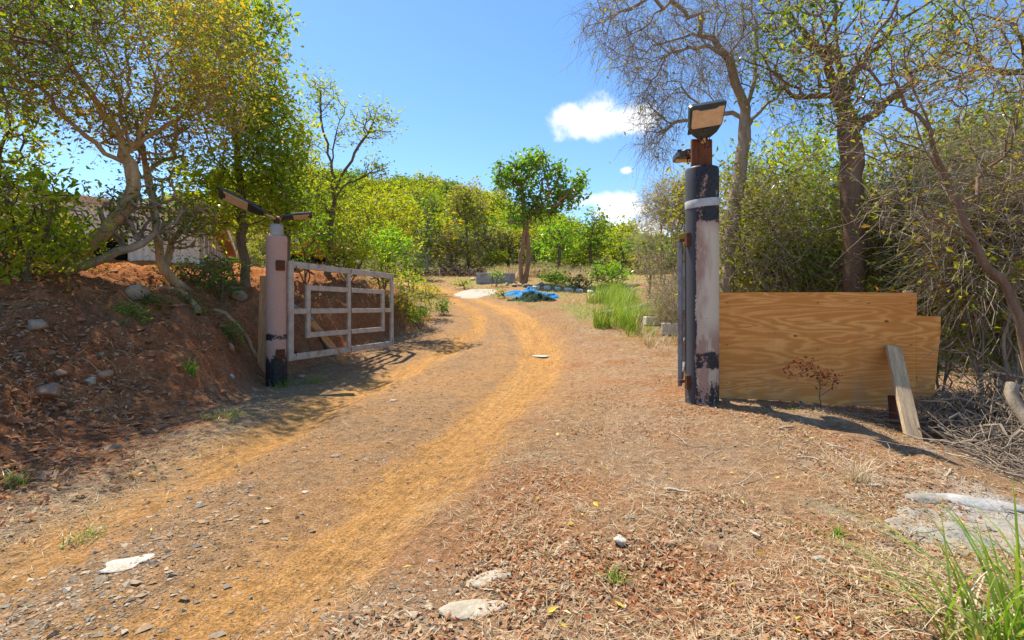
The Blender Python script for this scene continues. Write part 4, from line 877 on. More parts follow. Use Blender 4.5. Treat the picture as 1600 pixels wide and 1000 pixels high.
midtree('feathery_shrub', 'bright green feathery shrub right of the kerb slabs', 955, 412, 450, 462, 23.5, 78, L_BRIGHT, B_DARK, 313, n=200, per=7, size=.15, trunk=.05, cat='shrub')
midtree('green_mound', 'low dark green creeper mound right of the tall tree trunk', 866, 426, 444, 447, 27, 56, L_GREEN, B_DARK, 314, n=120, per=7, size=.18, trunk=.04, cat='shrub')
midtree('green_mound', 'low green creeper mound behind the row of kerb slabs', 905, 432, 452, 454, 25, 50, L_DARK, B_DARK, 315, n=120, per=6, size=.15, trunk=.04, cat='shrub')
midtree('green_weed', 'green weed growing at the concrete trough', 777, 420, 440, 444, 25.8, 26, L_BRIGHT, B_DARK, 316, n=70, per=6, size=.12, trunk=.03, cat='weed')
midtree('green_weed', 'yellow-green weed left of the concrete trough', 722, 436, 450, 453, 25, 30, L_YG, B_DARK, 317, n=70, per=5, size=.12, trunk=.03, cat='weed')
midtree('green_weed', 'low weed at the left end of the blue tarps', 783, 452, 464, 467, 21.5, 24, L_GREEN, B_DARK, 318, n=60, per=6, size=.1, trunk=.02, cat='weed')
midtree('green_weed', 'weed at the far bend of the road, under the grey thicket', 648, 405, 425, 432, 30, 36, L_BRIGHT, B_DARK, 319, n=80, per=6, size=.14, trunk=.03, cat='weed')
midtree('feathery_shrub', 'yellowish shrub behind the feathery shrub, beside dry brush', 1010, 385, 440, 455, 21, 60, L_OLIVE, B_DARK, 320, n=150, per=5, size=.15, trunk=.05, cat='shrub')
# --- hillside wood: copies of five kinds
protos = []
for k, (lf, bk_, rx, rz, per, lab) in enumerate(((L_GOLD, B_DARK, 2.6, 2.1, 4.5, 'golden yellow-green tree in the wood on the far hill'), (L_YG, B_DARK, 2.8, 2.3, 4.5, 'yellow-green tree in the wood on the far hill'), (L_OLIVE, B_GREY, 2.4, 2.2, 3.2, 'olive brown tree in the wood on the far hill'),
        (L_GREEN, B_DARK, 2.7, 2.2, 4.5, 'fresh green tree in the wood on the far hill'), (L_DARK, B_DARK, 2.4, 2.6, 4.5, 'dark green tree in the wood on the far hill'))):
    t = Tree(400 + k, .5); c = np.array([0, 0, 3.0]); t.limb([np.array([0, 0, -.4]), np.array([.1, .1, 1.4]), c], .05); n0 = 2; T = [ellip(t.rng, 70, c, (rx * .8, rx * .8, rz * .8), .3)]
    for q in range(6): a = q * 1.05 + k; T.append(ellip(t.rng, 18, c + [math.cos(a) * rx * .65, math.sin(a) * rx * .65, t.rng.uniform(-.4, .5) * rz], (rx * .38, rx * .38, rz * .36), .2))
    t.grow(np.concatenate(T), .3, .2, kmin=n0).finish(.14, .015, 2.3, .3)
    V, F = t.wood(); mt = mesh('trunk', V, F, bk_, True); E = t.ends(.05); E = E[t.rng.integers(0, len(E), int(len(E) * per))]; ctr = E + t.rng.normal(0, .3, E.shape)
    V, F, a = leafquads(t.rng, ctr, .42, .55, .8, .2); mc = mesh('crown', V, F, lf, False, {'rnd': a}); protos.append((mt, mc, lab))
rng = np.random.default_rng(77); cnt_h = 0
for y in np.arange(39, 108, 4.3):
    for x in np.arange(-.56 * y, .46 * y, 3.6 + y * .014):
        xx = x + rng.normal(0, 1.0); yy = y + rng.normal(0, 1.0)
        if yy < 44 and -14 < xx < -4: continue
        nz = vn(xx * .09, yy * .09, 4); k = int(np.clip(rng.normal(nz * 4.6 - .4, 1.0), 0, 4.99)); k = [0, 1, 2, 3, 4][k] if rng.random() > .25 else int(rng.integers(0, 3))
        mt, mc, lab = protos[k]; s_ = rng.uniform(.75, 1.35) * float(np.interp(yy, [40, 60, 100], [.52, .72, 1.0]))
        o = empty('hillside_tree', (xx, yy, gz(xx, yy) - .1), rng.uniform(0, 6.28)); o.scale = (s_ * rng.uniform(.9, 1.15), s_, s_ * rng.uniform(.8, 1.2)); tag(o, lab, 'tree', lab.split(' tree')[0] + ' trees on the far hill')
        put('trunk', mt, o); put('crown', mc, o); cnt_h += 1
# ================================================================== right-hand side
b0 = onground(P(1130, 470, 8.6)); t = Tree(501, .18)
t.limb([b0, P(1140, 380, 8.6), P(1158, 260, 8.65), P(1165, 170, 8.7)], .015); nA = t.n
for l in ([P(1165, 172, 8.7), P(1140, 110, 8.6), P(1090, 40, 8.5), P(1050, 5, 8.4), P(980, 12, 8.3), P(915, 42, 8.2)], [P(1165, 172, 8.7), P(1185, 90, 8.8), P(1175, 20, 8.9), P(1150, -60, 9)], [P(1160, 200, 8.7), P(1205, 150, 8.8), P(1250, 100, 8.9)],
          [P(1120, 80, 8.55), P(1130, 20, 8.6), P(1110, -50, 8.6)], [P(1160, 210, 8.65), P(1200, 215, 8.5), P(1270, 170, 8.3), P(1310, 160, 8.2)], [P(1050, 5, 8.4), P(1010, -30, 8.4), P(960, -50, 8.3)]): t.limb(l, .04)
T = np.concatenate([ellip(t.rng, 330, P(1065, 75, 8.5), (1.15, .9, .95), .1), ellip(t.rng, 90, P(960, 30, 8.3), (.55, .5, .5), .1), ellip(t.rng, 220, P(1180, 40, 8.8), (1.1, 1.0, 1.0), .1), ellip(t.rng, 110, P(1030, 190, 8.4), (.42, .5, .8), .1), ellip(t.rng, 60, P(1240, 130, 8.8), (.6, .6, .6), .1)])
t.grow(T, .35, .14, kmin=nA + 3).finish(.105, .0028, 1.65, .3)
plant('bare_tree', 'bare grey tree with hanging twigs behind the tall right post', 'tree', b0, t, B_GREY, L_OLIVE, (.12, .06, .5, .05, .008, .4), dict(thr=.008, per=4, L=.6, r=.0028, sag=.35, out=.3, seg=4), B_GREY)
b0 = onground(P(1338, 455, 8.0)); t = Tree(502, .2); t.limb([b0, P(1332, 330, 8.0), P(1325, 200, 8.0), P(1312, 95, 8.1), P(1300, -30, 8.2)], .02); nA = int(t.n * .55)
for l in ([P(1322, 170, 8.0), P(1290, 90, 7.9), P(1240, 30, 7.8)], [P(1320, 150, 8.0), P(1370, 70, 8.1), P(1430, 10, 8.2)], [P(1326, 215, 8.0), P(1380, 160, 7.9), P(1430, 130, 7.8)]): t.limb(l, .04)
T = np.concatenate([ellip(t.rng, 220, P(1330, 40, 8.0), (1.7, 1.4, 1.2), .2), ellip(t.rng, 90, P(1250, 70, 7.8), (.7, .7, .9), .1), ellip(t.rng, 90, P(1440, 60, 8.1), (.9, .8, .8), .1), ellip(t.rng, 50, P(1320, 150, 7.9), (.5, .5, .6), .1)])
t.grow(T, .3, .12, kmin=nA).finish(.165, .0035, 1.6, .3)
plant('vine_tree', 'thick vine-hung tree with green top behind the plywood', 'tree', b0, t, B_RUST, L_MIX, (2.6, .085, .5, .12, .012, .4), dict(thr=.010, per=1, L=.45, r=.003), B_DRY)
b0 = onground(P(1625, 520, 5.3)); t = Tree(503, .14); t.limb([b0, P(1590, 480, 5.3), P(1530, 400, 5.4), P(1475, 270, 5.5), P(1430, 140, 5.6), P(1400, 30, 5.8)], .012); nA = t.n // 2
for l in ([P(1475, 270, 5.5), P(1400, 220, 5.3), P(1340, 195, 5.2)], [P(1450, 200, 5.6), P(1380, 120, 5.6), P(1270, 70, 5.6)], [P(1500, 330, 5.45), P(1560, 240, 5.5), P(1600, 130, 5.6)], [P(1430, 140, 5.6), P(1500, 70, 5.7), P(1560, 20, 5.8)], [P(1520, 380, 5.4), P(1450, 340, 5.2), P(1390, 330, 5.1)]): t.limb(l, .03)
T = np.concatenate([ellip(t.rng, 160, P(1430, 160, 5.6), (1.1, .7, .8), .1), ellip(t.rng, 110, P(1560, 200, 5.6), (.6, .6, 1.0), .1), ellip(t.rng, 60, P(1300, 80, 5.6), (.5, .4, .4), .1), ellip(t.rng, 60, P(1420, 320, 5.3), (.5, .4, .35), .1)])
t.grow(T, .3, .14, kmin=nA).finish(.04, .0028, 1.8, .3)
plant('thin_bare_tree', 'thin leaning bare tree at the right edge, nearest the camera', 'tree', b0, t, B_RUST, L_OLIVE, (.45, .06, .5, .06, .010, .3), dict(thr=.008, per=1, L=.5, r=.0025, sag=.05), B_DRY)
b0 = onground(P(1720, 470, 7)); t = Tree(504, .16); t.limb([b0, P(1710, 300, 7), P(1670, 140, 7), P(1560, 112, 6.9), P(1470, 125, 6.8), P(1420, 150, 6.8)], .02); nA = t.n // 2
t.limb([P(1670, 140, 7), P(1640, 40, 7), P(1560, -30, 7)], .03)
T = np.concatenate([ellip(t.rng, 150, P(1530, 110, 6.9), (1.1, .8, .6), .1), ellip(t.rng, 120, P(1570, 20, 7), (1.0, .8, .6), .1)]); t.grow(T, .3, .14, kmin=nA).finish(.065, .003, 1.7, .3)
plant('brown_leaved_tree', 'dark limb with brown dry leaves reaching in from the right edge', 'tree', b0, t, B_DARK, L_TAN, (1.0, .07, .5, .10, .012, .5), dict(thr=.010, per=2, L=.45, r=.003), B_DRY)
TH = (('pale dry twig tangle at the right edge above the brush pile', 1585, 500, 6.7, .6, .6, L_YG, .35), ('pale dry twig tangle hanging right of the thin leaning tree', 1580, 330, 6.2, .6, .8, L_OLIVE, .5), ('olive leafy thicket directly right of the tall post', 1185, 370, 8.6, .75, 1.05, L_OLIVE, 1.8), ('yellow-green thicket between the bare tree and the vine tree', 1255, 360, 9.2, .8, 1.2, L_YG, 2.2), ('dark green thicket at the foot of the vine tree', 1250, 430, 8.8, .7, .5, L_MIX, 2.6),
      ('dry twiggy thicket in front of the vine tree trunk', 1375, 380, 8.7, .75, .9, L_OLIVE, 1.2), ('dense green thicket behind the notched end of the plywood', 1470, 440, 7.8, .8, .8, L_MIX, 2.6), ('grey dry thicket above the plywood end', 1450, 330, 8.0, .9, .85, L_OLIVE, 1.2),
      ('yellow-green vine thicket at the right edge', 1570, 290, 8.0, 1.0, 1.1, L_YG, 1.6), ('green thicket low at the right edge', 1560, 470, 6.9, .75, .7, L_MIX, 2.2), ('dry tangled thicket at the right edge in front of the green one', 1540, 400, 6.4, .7, .7, L_TAN, .9))
for k, (lab, px, py, d, rx, rz, lf, per) in enumerate(TH):
    bush('thicket', lab, px, py, d, rx, rz, lf, B_GREY, 300, per, .085, 520 + k, .45, .3, 'thicket', dict(thr=.010, per=5 if per < 1.7 else 3, L=.75, r=.0042, sag=.08, seg=4), stem=.03, step=.17, twm=B_DRY)
for k, (lab, px, py, d, rx, rz, lf, per, sz) in enumerate((('dry beige vine mound left of the tall right post', 1042, 385, 15.5, 1.0, 1.75, L_OLIVE, .35, .07), ('dry vine mound with red leaves nearest the sky', 1050, 315, 16, .85, .7, L_TAN, .8, .09), ('low dry brush beside the tall grass', 1062, 470, 14, .75, .5, L_OLIVE, .5, .06))):
    bush('dry_brush', lab, px, py, d, rx, rz, lf, B_DRY, 320, per, sz, 540 + k, .45, .3, 'brush', dict(thr=.012, per=4, L=.7, r=.004, sag=.15, seg=4), stem=.03, step=.18)
for k, (lab, px, py, d, rx, rz, lf) in enumerate((('background olive tree behind the bare tree', 1130, 330, 15, 1.5, 1.5, L_OLIVE), ('background yellow-green tree left of the vine tree', 1240, 300, 14, 1.5, 1.6, L_YG), ('background tree behind the grey dry thicket', 1420, 290, 14, 1.9, 1.8, L_OLIVE), ('background yellow-green tree at the right edge', 1580, 270, 13, 1.9, 2.0, L_YG),
        ('background dark tree behind the dense green thicket', 1500, 410, 12, 2.0, 1.0, L_MIX), ('background dark tree behind the plywood', 1300, 410, 12.5, 1.9, .9, L_MIX), ('background dark bush left of the plywood top edge', 1170, 430, 12, 1.0, .8, L_OLIVE))):
    bush('background_tree', lab, px, py, d, rx, rz, lf, B_GREY, 300, 5, .15, 560 + k, .45, .3, 'tree', dict(thr=.014, per=1, L=.7, r=.005), stem=.08, step=.3)
# ================================================================== ground litter
rng = np.random.default_rng(2024)
def scatter(n, d0, d1, wide=1.35, pw=1.0):
    """points on the ground, denser towards the gateway's near side"""
    u = rng.random(n); d = d0 * (d1 / d0) ** u if pw == 1 else (d0 ** (1 - pw) + u * (d1 ** (1 - pw) - d0 ** (1 - pw))) ** (1 / (1 - pw))
    return rng.uniform(-wide, wide, n) * d, d
def masks(x, y):
    gl, gr, l, r = ruts(x, y); ft = sm(FT, y, .7)
    return np.maximum(gl, gr), x - l, x - r, ft - x
def stuff(name, label, cat, V, F, mat, attrs=None, smooth=False):
    o = mk(name, V, F, mat, None, smooth, attrs); tag(o, label, cat, kind='stuff'); return o
def flat_leaves(x, y, size, asp, lift=.012, curl=.5, fold=.35):
    n = len(x); c = np.c_[x, y, GZ(x, y) + lift * rng.uniform(.3, 1.4, n)]
    th = rng.uniform(0, 6.283, n); e = .12; nx_ = -(GZ(x + e, y) - GZ(x - e, y)) / (2 * e); ny_ = -(GZ(x, y + e) - GZ(x, y - e)) / (2 * e)
    up = nrm(np.c_[nx_, ny_, np.ones(n)] + rng.normal(0, curl * .5, (n, 3))); d = np.c_[np.cos(th), np.sin(th), np.zeros(n)]; d = nrm(d - up * (d * up).sum(1)[:, None])
    s = np.cross(up, d); L = (size * rng.uniform(.5, 1.35, n))[:, None]; W = L * asp * rng.uniform(.6, 1.2, (n, 1)); f = rng.uniform(-.1, fold, (n, 1))
    V = np.stack([c - d * L * .5, c + s * W * .5 + up * W * f, c + d * L * .5 + up * L * rng.uniform(-.05, .2, (n, 1)), c - s * W * .5 + up * W * f], 1).reshape(-1, 3)
    return V, np.arange(4 * n).reshape(n, 4), np.repeat(rng.random(n), 4)
# brown leaf litter on the left bank and its foot
x, y = scatter(120000, 1.8, 15, 1.35, 1.0); rut, dl, dr, tbk = masks(x, y); den = fbm(x * 1.1, y * 1.1, 88, 3)
k = (rng.random(len(x)) < np.clip(sst(-.75, .5, tbk) * (.5 + den * 1.8), 0, 1)); V, F, a = flat_leaves(x[k], y[k], .056, .42, .018, .8, .5)
stuff('leaf_litter', 'brown fallen leaves covering the left earth bank', 'leaf litter', V, F, L_LITTER, {'rnd': a})
# tan litter on the right
x, y = scatter(190000, 1.5, 18, 1.3, 1.0); rut, dl, dr, tbk = masks(x, y); den = fbm(x * 1.6, y * 1.6, 99, 3)
k = (rng.random(len(x)) < np.clip(sst(.35, 1.5, dr + den * .5) * (.22 + den * 1.5), .0, 1)) ; V, F, a = flat_leaves(x[k], y[k], .033, .42, .012, .8, .45)
stuff('leaf_litter', 'reddish tan fallen leaves strewn over the ground right of the road', 'leaf litter', V, F, L_LITTER2, {'rnd': a})
# straw
x, y = scatter(150000, 1.5, 16, 1.3, 1.0); rut, dl, dr, tbk = masks(x, y); den = fbm(x * 1.3, y * 1.3, 109, 3)
k = (rng.random(len(x)) < np.clip(sst(.25, 1.3, dr + den * .4) * (.5 + den * 1.5) + sst(-1.1, -.5, tbk) * (1 - sst(.0, .8, tbk)) * .45, 0, 1)); V, F, a = flat_leaves(x[k], y[k], .085, .04, .014, .9, .2)
stuff('dry_straw', 'dry pale grass straw lying on the ground right of the road', 'straw', V, F, L_STRAW, {'rnd': a})
# yellow leaves
x, y = scatter(420, 1.8, 12, 1.1, 1.1); rut, dl, dr, tbk = masks(x, y); k = (rng.random(len(x)) < np.where(dr > .6, .55, .07)); V, F, a = flat_leaves(x[k], y[k], .042, .42, .02, .7, .4)
stuff('yellow_leaves', 'scattered bright yellow fallen leaves', 'fallen leaves', V, F, L_YELLOW, {'rnd': a})
# gravel
OCT = np.array([[1, 0, 0], [-1, 0, 0], [0, 1, 0], [0, -1, 0], [0, 0, 1], [0, 0, -1]], float); OF = np.array([[0, 2, 4], [2, 1, 4], [1, 3, 4], [3, 0, 4], [2, 0, 5], [1, 2, 5], [3, 1, 5], [0, 3, 5]])
def pebbles(x, y, size):
    n = len(x); V = OCT[None] + rng.normal(0, .28, (n, 6, 3)); s_ = size[:, None] * np.stack([rng.uniform(.6, 1.2, n), rng.uniform(.5, 1.0, n), rng.uniform(.18, .5, n)], -1)
    V = V * s_[:, None]; a = rng.uniform(0, 6.283, n); ca, sa = np.cos(a)[:, None], np.sin(a)[:, None]; V = np.stack([V[..., 0] * ca - V[..., 1] * sa, V[..., 0] * sa + V[..., 1] * ca, V[..., 2]], -1)
    V = V + np.stack([x, y, GZ(x, y) + s_[:, 2] * .35], -1)[:, None]
    return V.reshape(-1, 3), (OF[None] + 6 * np.arange(n)[:, None, None]).reshape(-1, 3), np.repeat(rng.random(n), 6)
def m_peb(name, cols):
    s = NT(name); col = s.ramp(s.attr('rnd'), [(i / (len(cols) - 1), c) for i, c in enumerate(cols)]); n = s.noise(s.coord('Object'), 90, 3)
    return s.bsdf(s.mix(.6, col, s.ramp(n, [(.3, .65), (.7, 1.3)]), 'MULTIPLY'), 1.0, .03)
M_PEB = m_peb('gravel', [(.15, .13, .105), (.32, .25, .17), (.26, .15, .08), (.46, .38, .28), (.38, .22, .11), (.22, .22, .18)])
M_PEBB = m_peb('earth_clods', [(.16, .07, .04), (.32, .14, .065), (.42, .20, .10), (.27, .19, .13)])
x, y = scatter(150000, 1.5, 18, 1.1, 1.15); rut, dl, dr, tbk = masks(x, y); den = fbm(x * 1.1, y * .7, 119, 3) + fbm((dr) * 3, y * .3, 121, 2) * .7
onr = sst(-1.0, -.6, dl) * (1 - sst(.6, 1.5, dr)); k = rng.random(len(x)) < np.clip(onr * (1.0 - rut * .93) * (.5 + den * 1.6) + .05 * (tbk < 0), 0, 1) * (tbk < .1)
sz = np.clip(rng.lognormal(-5.05, .55, k.sum()), .003, .03); V, F, a = pebbles(x[k], y[k], sz)
stuff('gravel', 'loose grey and tan gravel between the wheel tracks', 'gravel', V, F, M_PEB, {'rnd': a})
x, y = scatter(42000, 1.8, 15, 1.35, 1.0); rut, dl, dr, tbk = masks(x, y); k = rng.random(len(x)) < sst(-.4, .4, tbk) * .8
sz = np.clip(rng.lognormal(-3.95, .65, k.sum()), .006, .11); V, F, a = pebbles(x[k], y[k], sz)
stuff('earth_clods', 'red earth clods and small stones on the left bank', 'clods', V, F, M_PEBB, {'rnd': a})
# ------------------------------------------------------------------ twigs and roots
def sticks(n, cx, cy, spread, L, r0, zfun, flat=.12, bend=.25, seg=5, ang=None):
    P_ = []; R_ = []
    for k in range(n):
        x0, y0 = cx + rng.normal(0, spread[0]), cy + rng.normal(0, spread[1]); a = rng.uniform(0, 6.283) if ang is None else rng.normal(*ang); l = L * rng.lognormal(0, .4)
        d = np.array([math.cos(a), math.sin(a), rng.normal(0, flat)]); p = np.array([x0, y0, 0.]) - d * l / 2; pts = [p]
        for q in range(seg): d = nrm(d + rng.normal(0, bend, 3) * [1, 1, .5]); p = p + d * l / seg; pts.append(p)
        P_.append(np.array(pts)); r_ = r0 * rng.lognormal(0, .45); R_.append(np.linspace(r_, r_ * .45, seg + 1))
    A = np.concatenate(P_); z = zfun(A[:, 0], A[:, 1]); i = 0
    for q in range(n):
        m = len(P_[q]); P_[q][:, 2] += z[i:i + m] + R_[q][0]; i += m
    return P_, R_
Pp, Rr_ = [], []
for k in range(60):                                              # bank twigs
    yy = rng.uniform(3, 13); xx = float(sm(FT, np.array([yy]), .7)[0]) - rng.uniform(-.3, 3.2)
    a, b = sticks(4, xx, yy, (.3, .3), .34, .0032, lambda x, y: terrain(x, y) + .01, .1, .35); Pp += a; Rr_ += b
V, F = tubes(Pp, Rr_, 4); stuff('fallen_twigs', 'thin dry twigs strewn over the left bank', 'twigs', V, F, B_RUST, smooth=True)
Pp, Rr_ = [], []
for k in range(150):                                              # roots running down the bank face
    yy = rng.uniform(4.5, 12.5); x0 = float(sm(FT, np.array([yy]), .7)[0]) - rng.uniform(.6, 2.4); p = np.array([x0, yy]); d = np.array([1., rng.normal(0, .5)]); pts = []
    for q in range(9): pts.append([p[0], p[1], 0]); d = nrm(d + rng.normal(0, .55, 2) + [.15, 0]); p = p + d * rng.uniform(.05, .12)
    pts = np.array(pts); pts[:, 2] = terrain(pts[:, 0], pts[:, 1]) + np.abs(rng.normal(.012, .015, 9)); Pp.append(pts); r_ = rng.uniform(.002, .006); Rr_.append(np.linspace(r_, r_ * .4, 9))
V, F = tubes(Pp, Rr_, 5); stuff('exposed_roots', 'pale roots hanging out of the left earth bank', 'roots', V, F, B_TAN, smooth=True)
Pp, Rr_ = [], []
for k in range(60):
    xx = rng.uniform(.8, 4); yy = rng.uniform(2.2, 6.5); a, b = sticks(2, xx, yy, (.3, .3), .20, .0035, lambda x, y: terrain(x, y) + .006, .05, .25); Pp += a; Rr_ += b
V, F = tubes(Pp, Rr_, 4); stuff('fallen_twigs', 'thin dry twigs on the ground before the plywood', 'twigs', V, F, B_DRY, smooth=True)
# brush pile at the right edge
def pilez(x, y): return terrain(x, y) + np.clip(.55 * np.exp(-((x - 5.5) / .95) ** 2 - ((y - 5.3) / 1.3) ** 2), 0, 1) * rng.uniform(.0, 1.15, len(x)) ** .7
Pp, Rr_ = [], []
for (cx, cy, n, L, r0, ang) in ((5.6, 5.6, 300, .9, .0055, None), (5.0, 4.55, 200, .7, .005, (-.9, .5)), (5.3, 4.9, 160, 1.0, .007, (-.7, .6)), (6.1, 5.0, 200, 1.1, .006, None), (4.65, 4.2, 80, .5, .004, (-.8, .3))):
    a, b = sticks(n, cx, cy, (.42, .45), L, r0, lambda x, y: pilez(x, y), .12, .2, 6, ang); Pp += a; Rr_ += b
a, b = sticks(60, 5.8, 5.6, (.5, .5), 1.3, .006, lambda x, y: pilez(x, y) + .35, .8, .25, 7); Pp += a; Rr_ += b
V, F = tubes(Pp, Rr_, 5); stuff('brush_pile', 'tangled pile of dry grey branches at the right edge', 'brush pile', V, F, B_GREY, smooth=True)
t = Tree(601, .1); g0 = onground(np.array([5.15, 4.55, 0]), 0); t.limb([g0, P(1590, 640, 5.1), P(1582, 600, 5.2)], .01).finish(.055, .045, flare=.1); V, F = t.wood(); o = mk('dead_stump', V, F, B_GREY, None, True); tag(o, 'pale dead stump standing in the brush pile', 'stump')
# logs on the bank
for q, (pts, r_, lab, mt) in enumerate((([P(335, 478, 9.0), P(360, 484, 9.0), P(385, 490, 9.0), P(402, 492, 9.0)], .035, 'pale fallen log on the bank left of the pink post', B_TAN), ([P(455, 455, 11), P(490, 465, 11), P(520, 470, 11)], .06, 'grey log on the bank behind the left gate', B_GREY), ([P(250, 440, 9.3), P(285, 447, 9.0), P(305, 470, 8.6), P(310, 485, 8.3)], .05, 'tan exposed root below the crooked tree', B_TAN))):
    pts = np.array(pts); pts[:, 2] = np.maximum(terrain(pts[:, 0], pts[:, 1]) + r_ * .6, -9); t = Tree(610 + q, .1); t.limb(pts, .012).finish(r_, r_ * .6, flare=.1); V, F = t.wood(); o = mk('fallen_log', V, F, mt, None, True); tag(o, lab, 'log')
# ------------------------------------------------------------------ grass
def blades(base, h, wd, lean, curve=.6, seg=4):
    n = len(base); a = rng.uniform(0, 6.283, n); d = np.c_[np.cos(a), np.sin(a), np.zeros(n)]; s = np.c_[-np.sin(a), np.cos(a), np.zeros(n)]
    H = (h * rng.uniform(.45, 1.2, n))[:, None]; ln = (lean * rng.uniform(.2, 1.6, n))[:, None]; W = (wd * rng.uniform(.6, 1.2, n))[:, None]; rows = []
    for k in range(seg + 1):
        u = k / seg; c = base + d * H * ln * (u ** 1.6) + np.array([0, 0, 1.]) * H * (u - curve * .5 * ln * u ** 3); w_ = W * (1 - u) ** .7 * .5 + .0006
        rows += [c - s * w_, c + s * w_]
    V = np.stack(rows, 1).reshape(-1, 3); m = 2 * (seg + 1); q = np.arange(seg) * 2; f = np.stack([q, q + 1, q + 3, q + 2], -1)
    return V, (f[None] + m * np.arange(n)[:, None, None]).reshape(-1, 4), np.repeat(np.clip(rng.normal(.5, .28, n), 0, 1), m)
def tuft(label, px, py, n, h, wd, lean, rad, mat=L_GRASS, name='grass_tuft', pos=None):
    x, y = at(px, py) if pos is None else pos; b = np.c_[np.clip(rng.normal(0, rad, (n, 2)), -1.3 * rad, 1.3 * rad), np.zeros(n)]; b[:, 2] = GZ(x + b[:, 0], y + b[:, 1]) - gz(x, y) - .01
    V, F, a = blades(b, h, wd, lean); o = mk(name, V, F, mat, None, False, {'rnd': a}, loc=(x, y, gz(x, y))); tag(o, label, 'grass'); return o
tuft('large arching green grass clump in the bottom right corner', 1500, 1010, 85, .50, .014, 1.05, .10, pos=(1.72, 1.80))
tuft('green grass clump at the right edge beside the corner clump', 1590, 960, 55, .52, .013, .75, .07, pos=(2.06, 1.95))
tuft('dry bent blades at the foot of the corner grass clump', 1500, 1010, 70, .26, .008, 1.3, .14, L_STRAW, pos=(1.75, 1.84))
tuft('small green tuft in the dry litter, front centre', 960, 912, 60, .085, .004, .8, .022)
tuft('yellowish tuft left of the small green tuft', 857, 872, 60, .07, .004, 1.0, .022, L_STRAW)
tuft('tiny dry tuft behind the yellowish tuft', 906, 800, 40, .06, .004, 1.0, .02, L_STRAW)
tuft('tiny weed right of the red stones', 1310, 838, 50, .06, .006, 1.0, .02)
tuft('green tuft at the foot of the pink post', 440, 603, 110, .16, .007, .8, .10)
tuft('grass tuft below the left gate, right of the post', 490, 597, 130, .14, .006, .9, .14)
tuft('low grass patch on the road edge below the left post', 350, 650, 120, .09, .006, 1.0, .16)
tuft('green tuft at the left edge of the picture', 20, 758, 70, .12, .006, .9, .06)
tuft('short grass patch at the bank foot, lower left', 130, 845, 60, .07, .005, 1.0, .06)
tuft('yellow-green spiky plant low on the left bank', 297, 583, 60, .22, .014, .9, .04)
tuft('dry tuft below the prop plank', 1340, 755, 60, .22, .005, .7, .03, L_STRAW)
tuft('tall upright grass clump by the curved log', 940, 512, 150, .75, .018, .35, .16)
tuft('short grass beside the concrete blocks', 1000, 520, 200, .35, .012, .7, .3, L_GRASS)
tuft('dry grass around the larger concrete block', 1050, 535, 160, .3, .010, .8, .25, L_STRAW)
bush('small_weed', 'small bright green weed in front of the plywood', 1235, 655, 5.55, .07, .05, L_BRIGHT, n=40, per=7, size=.035, seed=701, cat='weed', step=.04, stem=.004)
b0 = onground(P(1283, 650, 5.7), 0); t = Tree(702, .06); t.limb([b0, P(1280, 600, 5.72), P(1268, 560, 5.74)], .006); t.limb([P(1282, 620, 5.71), P(1300, 605, 5.7), P(1305, 590, 5.7)], .006); t.grow(np.concatenate([ellip(t.rng, 26, P(1250, 575, 5.72), (.16, .12, .1), 0), ellip(t.rng, 24, P(1290, 592, 5.7), (.14, .12, .1), 0)]), .2, .2, kmin=2).finish(.006, .0018, 2.4, .2)
plant('red_leaved_plant', 'spindly plant with red dry leaves in front of the plywood', 'plant', b0, t, B_RUST, L_RED, (4.5, .04, .5, .025, .01, .3))
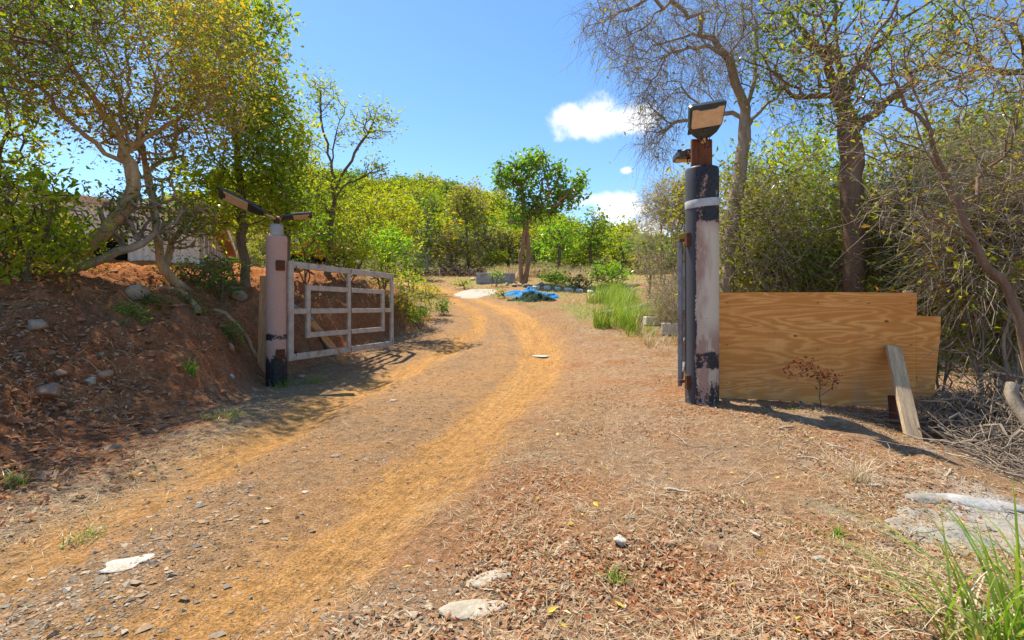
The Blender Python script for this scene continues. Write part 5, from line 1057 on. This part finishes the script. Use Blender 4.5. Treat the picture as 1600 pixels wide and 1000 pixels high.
# tall grass on the right verge, countless blades
def field(label, n, region, h, wd, lean, mat, name='tall_grass', thin=None):
    x = rng.uniform(region[0], region[1], n); y = rng.uniform(region[2], region[3], n); k = rng.random(n) < np.clip(.55 + fbm(x * .7, y * .7, 131, 3) * 2.2, 0, 1)
    if thin is not None: k &= thin(x, y)
    x, y = x[k], y[k]; V, F, a = blades(np.c_[x, y, GZ(x, y) - .02], h, wd, lean, seg=3); stuff(name, label, 'grass', V, F, mat, {'rnd': a})
BK = at(1017, 508)
field('tall green grass on the verge right of the road', 17000, (1.9, 4.8, 14.2, 25), .75, .013, .5, L_GRASS, thin=lambda x, y: x > 2.5 + (y - 15) * .13 + .5 * np.abs(rng.normal(0, 1, len(x))) * .6 + fbm(x * 0 + 3, y * .9, 7, 2) + 9 * ((np.abs(x - BK[0]) < .55) & (y < BK[1] + .3)))
field('tall dry grass along the brush on the right', 4500, (3.0, 5.2, 10.8, 18), .5, .014, .6, L_STRAW, thin=lambda x, y: (x > 3.0 + (y - 10) * .1) & ~((np.abs(x - BK[0]) < .5) & (y < BK[1] + .3)))
field('dry tan grass bank behind the tall green tree', 7000, (-1.5, 5.5, 29, 36), .75, .035, .6, L_STRAW, 'dry_grass')
field('short green grass by the tarps and slabs', 7000, (-2.0, 3.5, 14.5, 27), .14, .016, .8, L_GRASS, 'short_grass', lambda x, y: x > sm(RR, y, 1.2) + .9)
field('yellow dry grass on the bank end past the gate', 3000, (-4.6, -2.2, 12.5, 18.5), .26, .012, .8, L_STRAW, 'bank_grass', lambda x, y: (sm(FT, y, .7) - x > -.2))
field('green weeds at the foot of the left bank', 700, (-3.6, -2.6, 3, 8), .06, .005, 1.0, L_GRASS, 'low_weeds')

field('low green weeds along the upper road and rubble', 6000, (-9, 3, 19, 33), .22, .03, .9, L_GRASS, 'low_weeds', lambda x, y: (np.abs(x - (sm(LR, y, 1.2) + sm(RR, y, 1.2)) / 2) > 1.7) & (fbm(x * .5, y * .5, 141, 3) > .04))
field('dry weeds along the upper road', 7000, (-12, 5, 18, 36), .2, .025, .9, L_STRAW, 'dry_weeds', lambda x, y: (np.abs(x - (sm(LR, y, 1.2) + sm(RR, y, 1.2)) / 2) > 1.5) & (fbm(x * .5, y * .5, 151, 3) > -.05))
Pp, Rr_ = [], []
for (cx, cy, n) in ((-6.4, 33, 60), (-4.0, 34, 60), (-2.4, 33.5, 50), (1.2, 33, 30)):
    a, b = sticks(n, cx, cy, (.8, .5), 1.5, .03, lambda x, y: terrain(x, y) + rng.uniform(0, .5, len(x)) ** 1.3, .2, .2); Pp += a; Rr_ += b
V, F = tubes(Pp, Rr_, 5); stuff('cut_brush', 'heap of cut dark branches at the far road bend', 'brush', V, F, B_DARK, smooth=True)
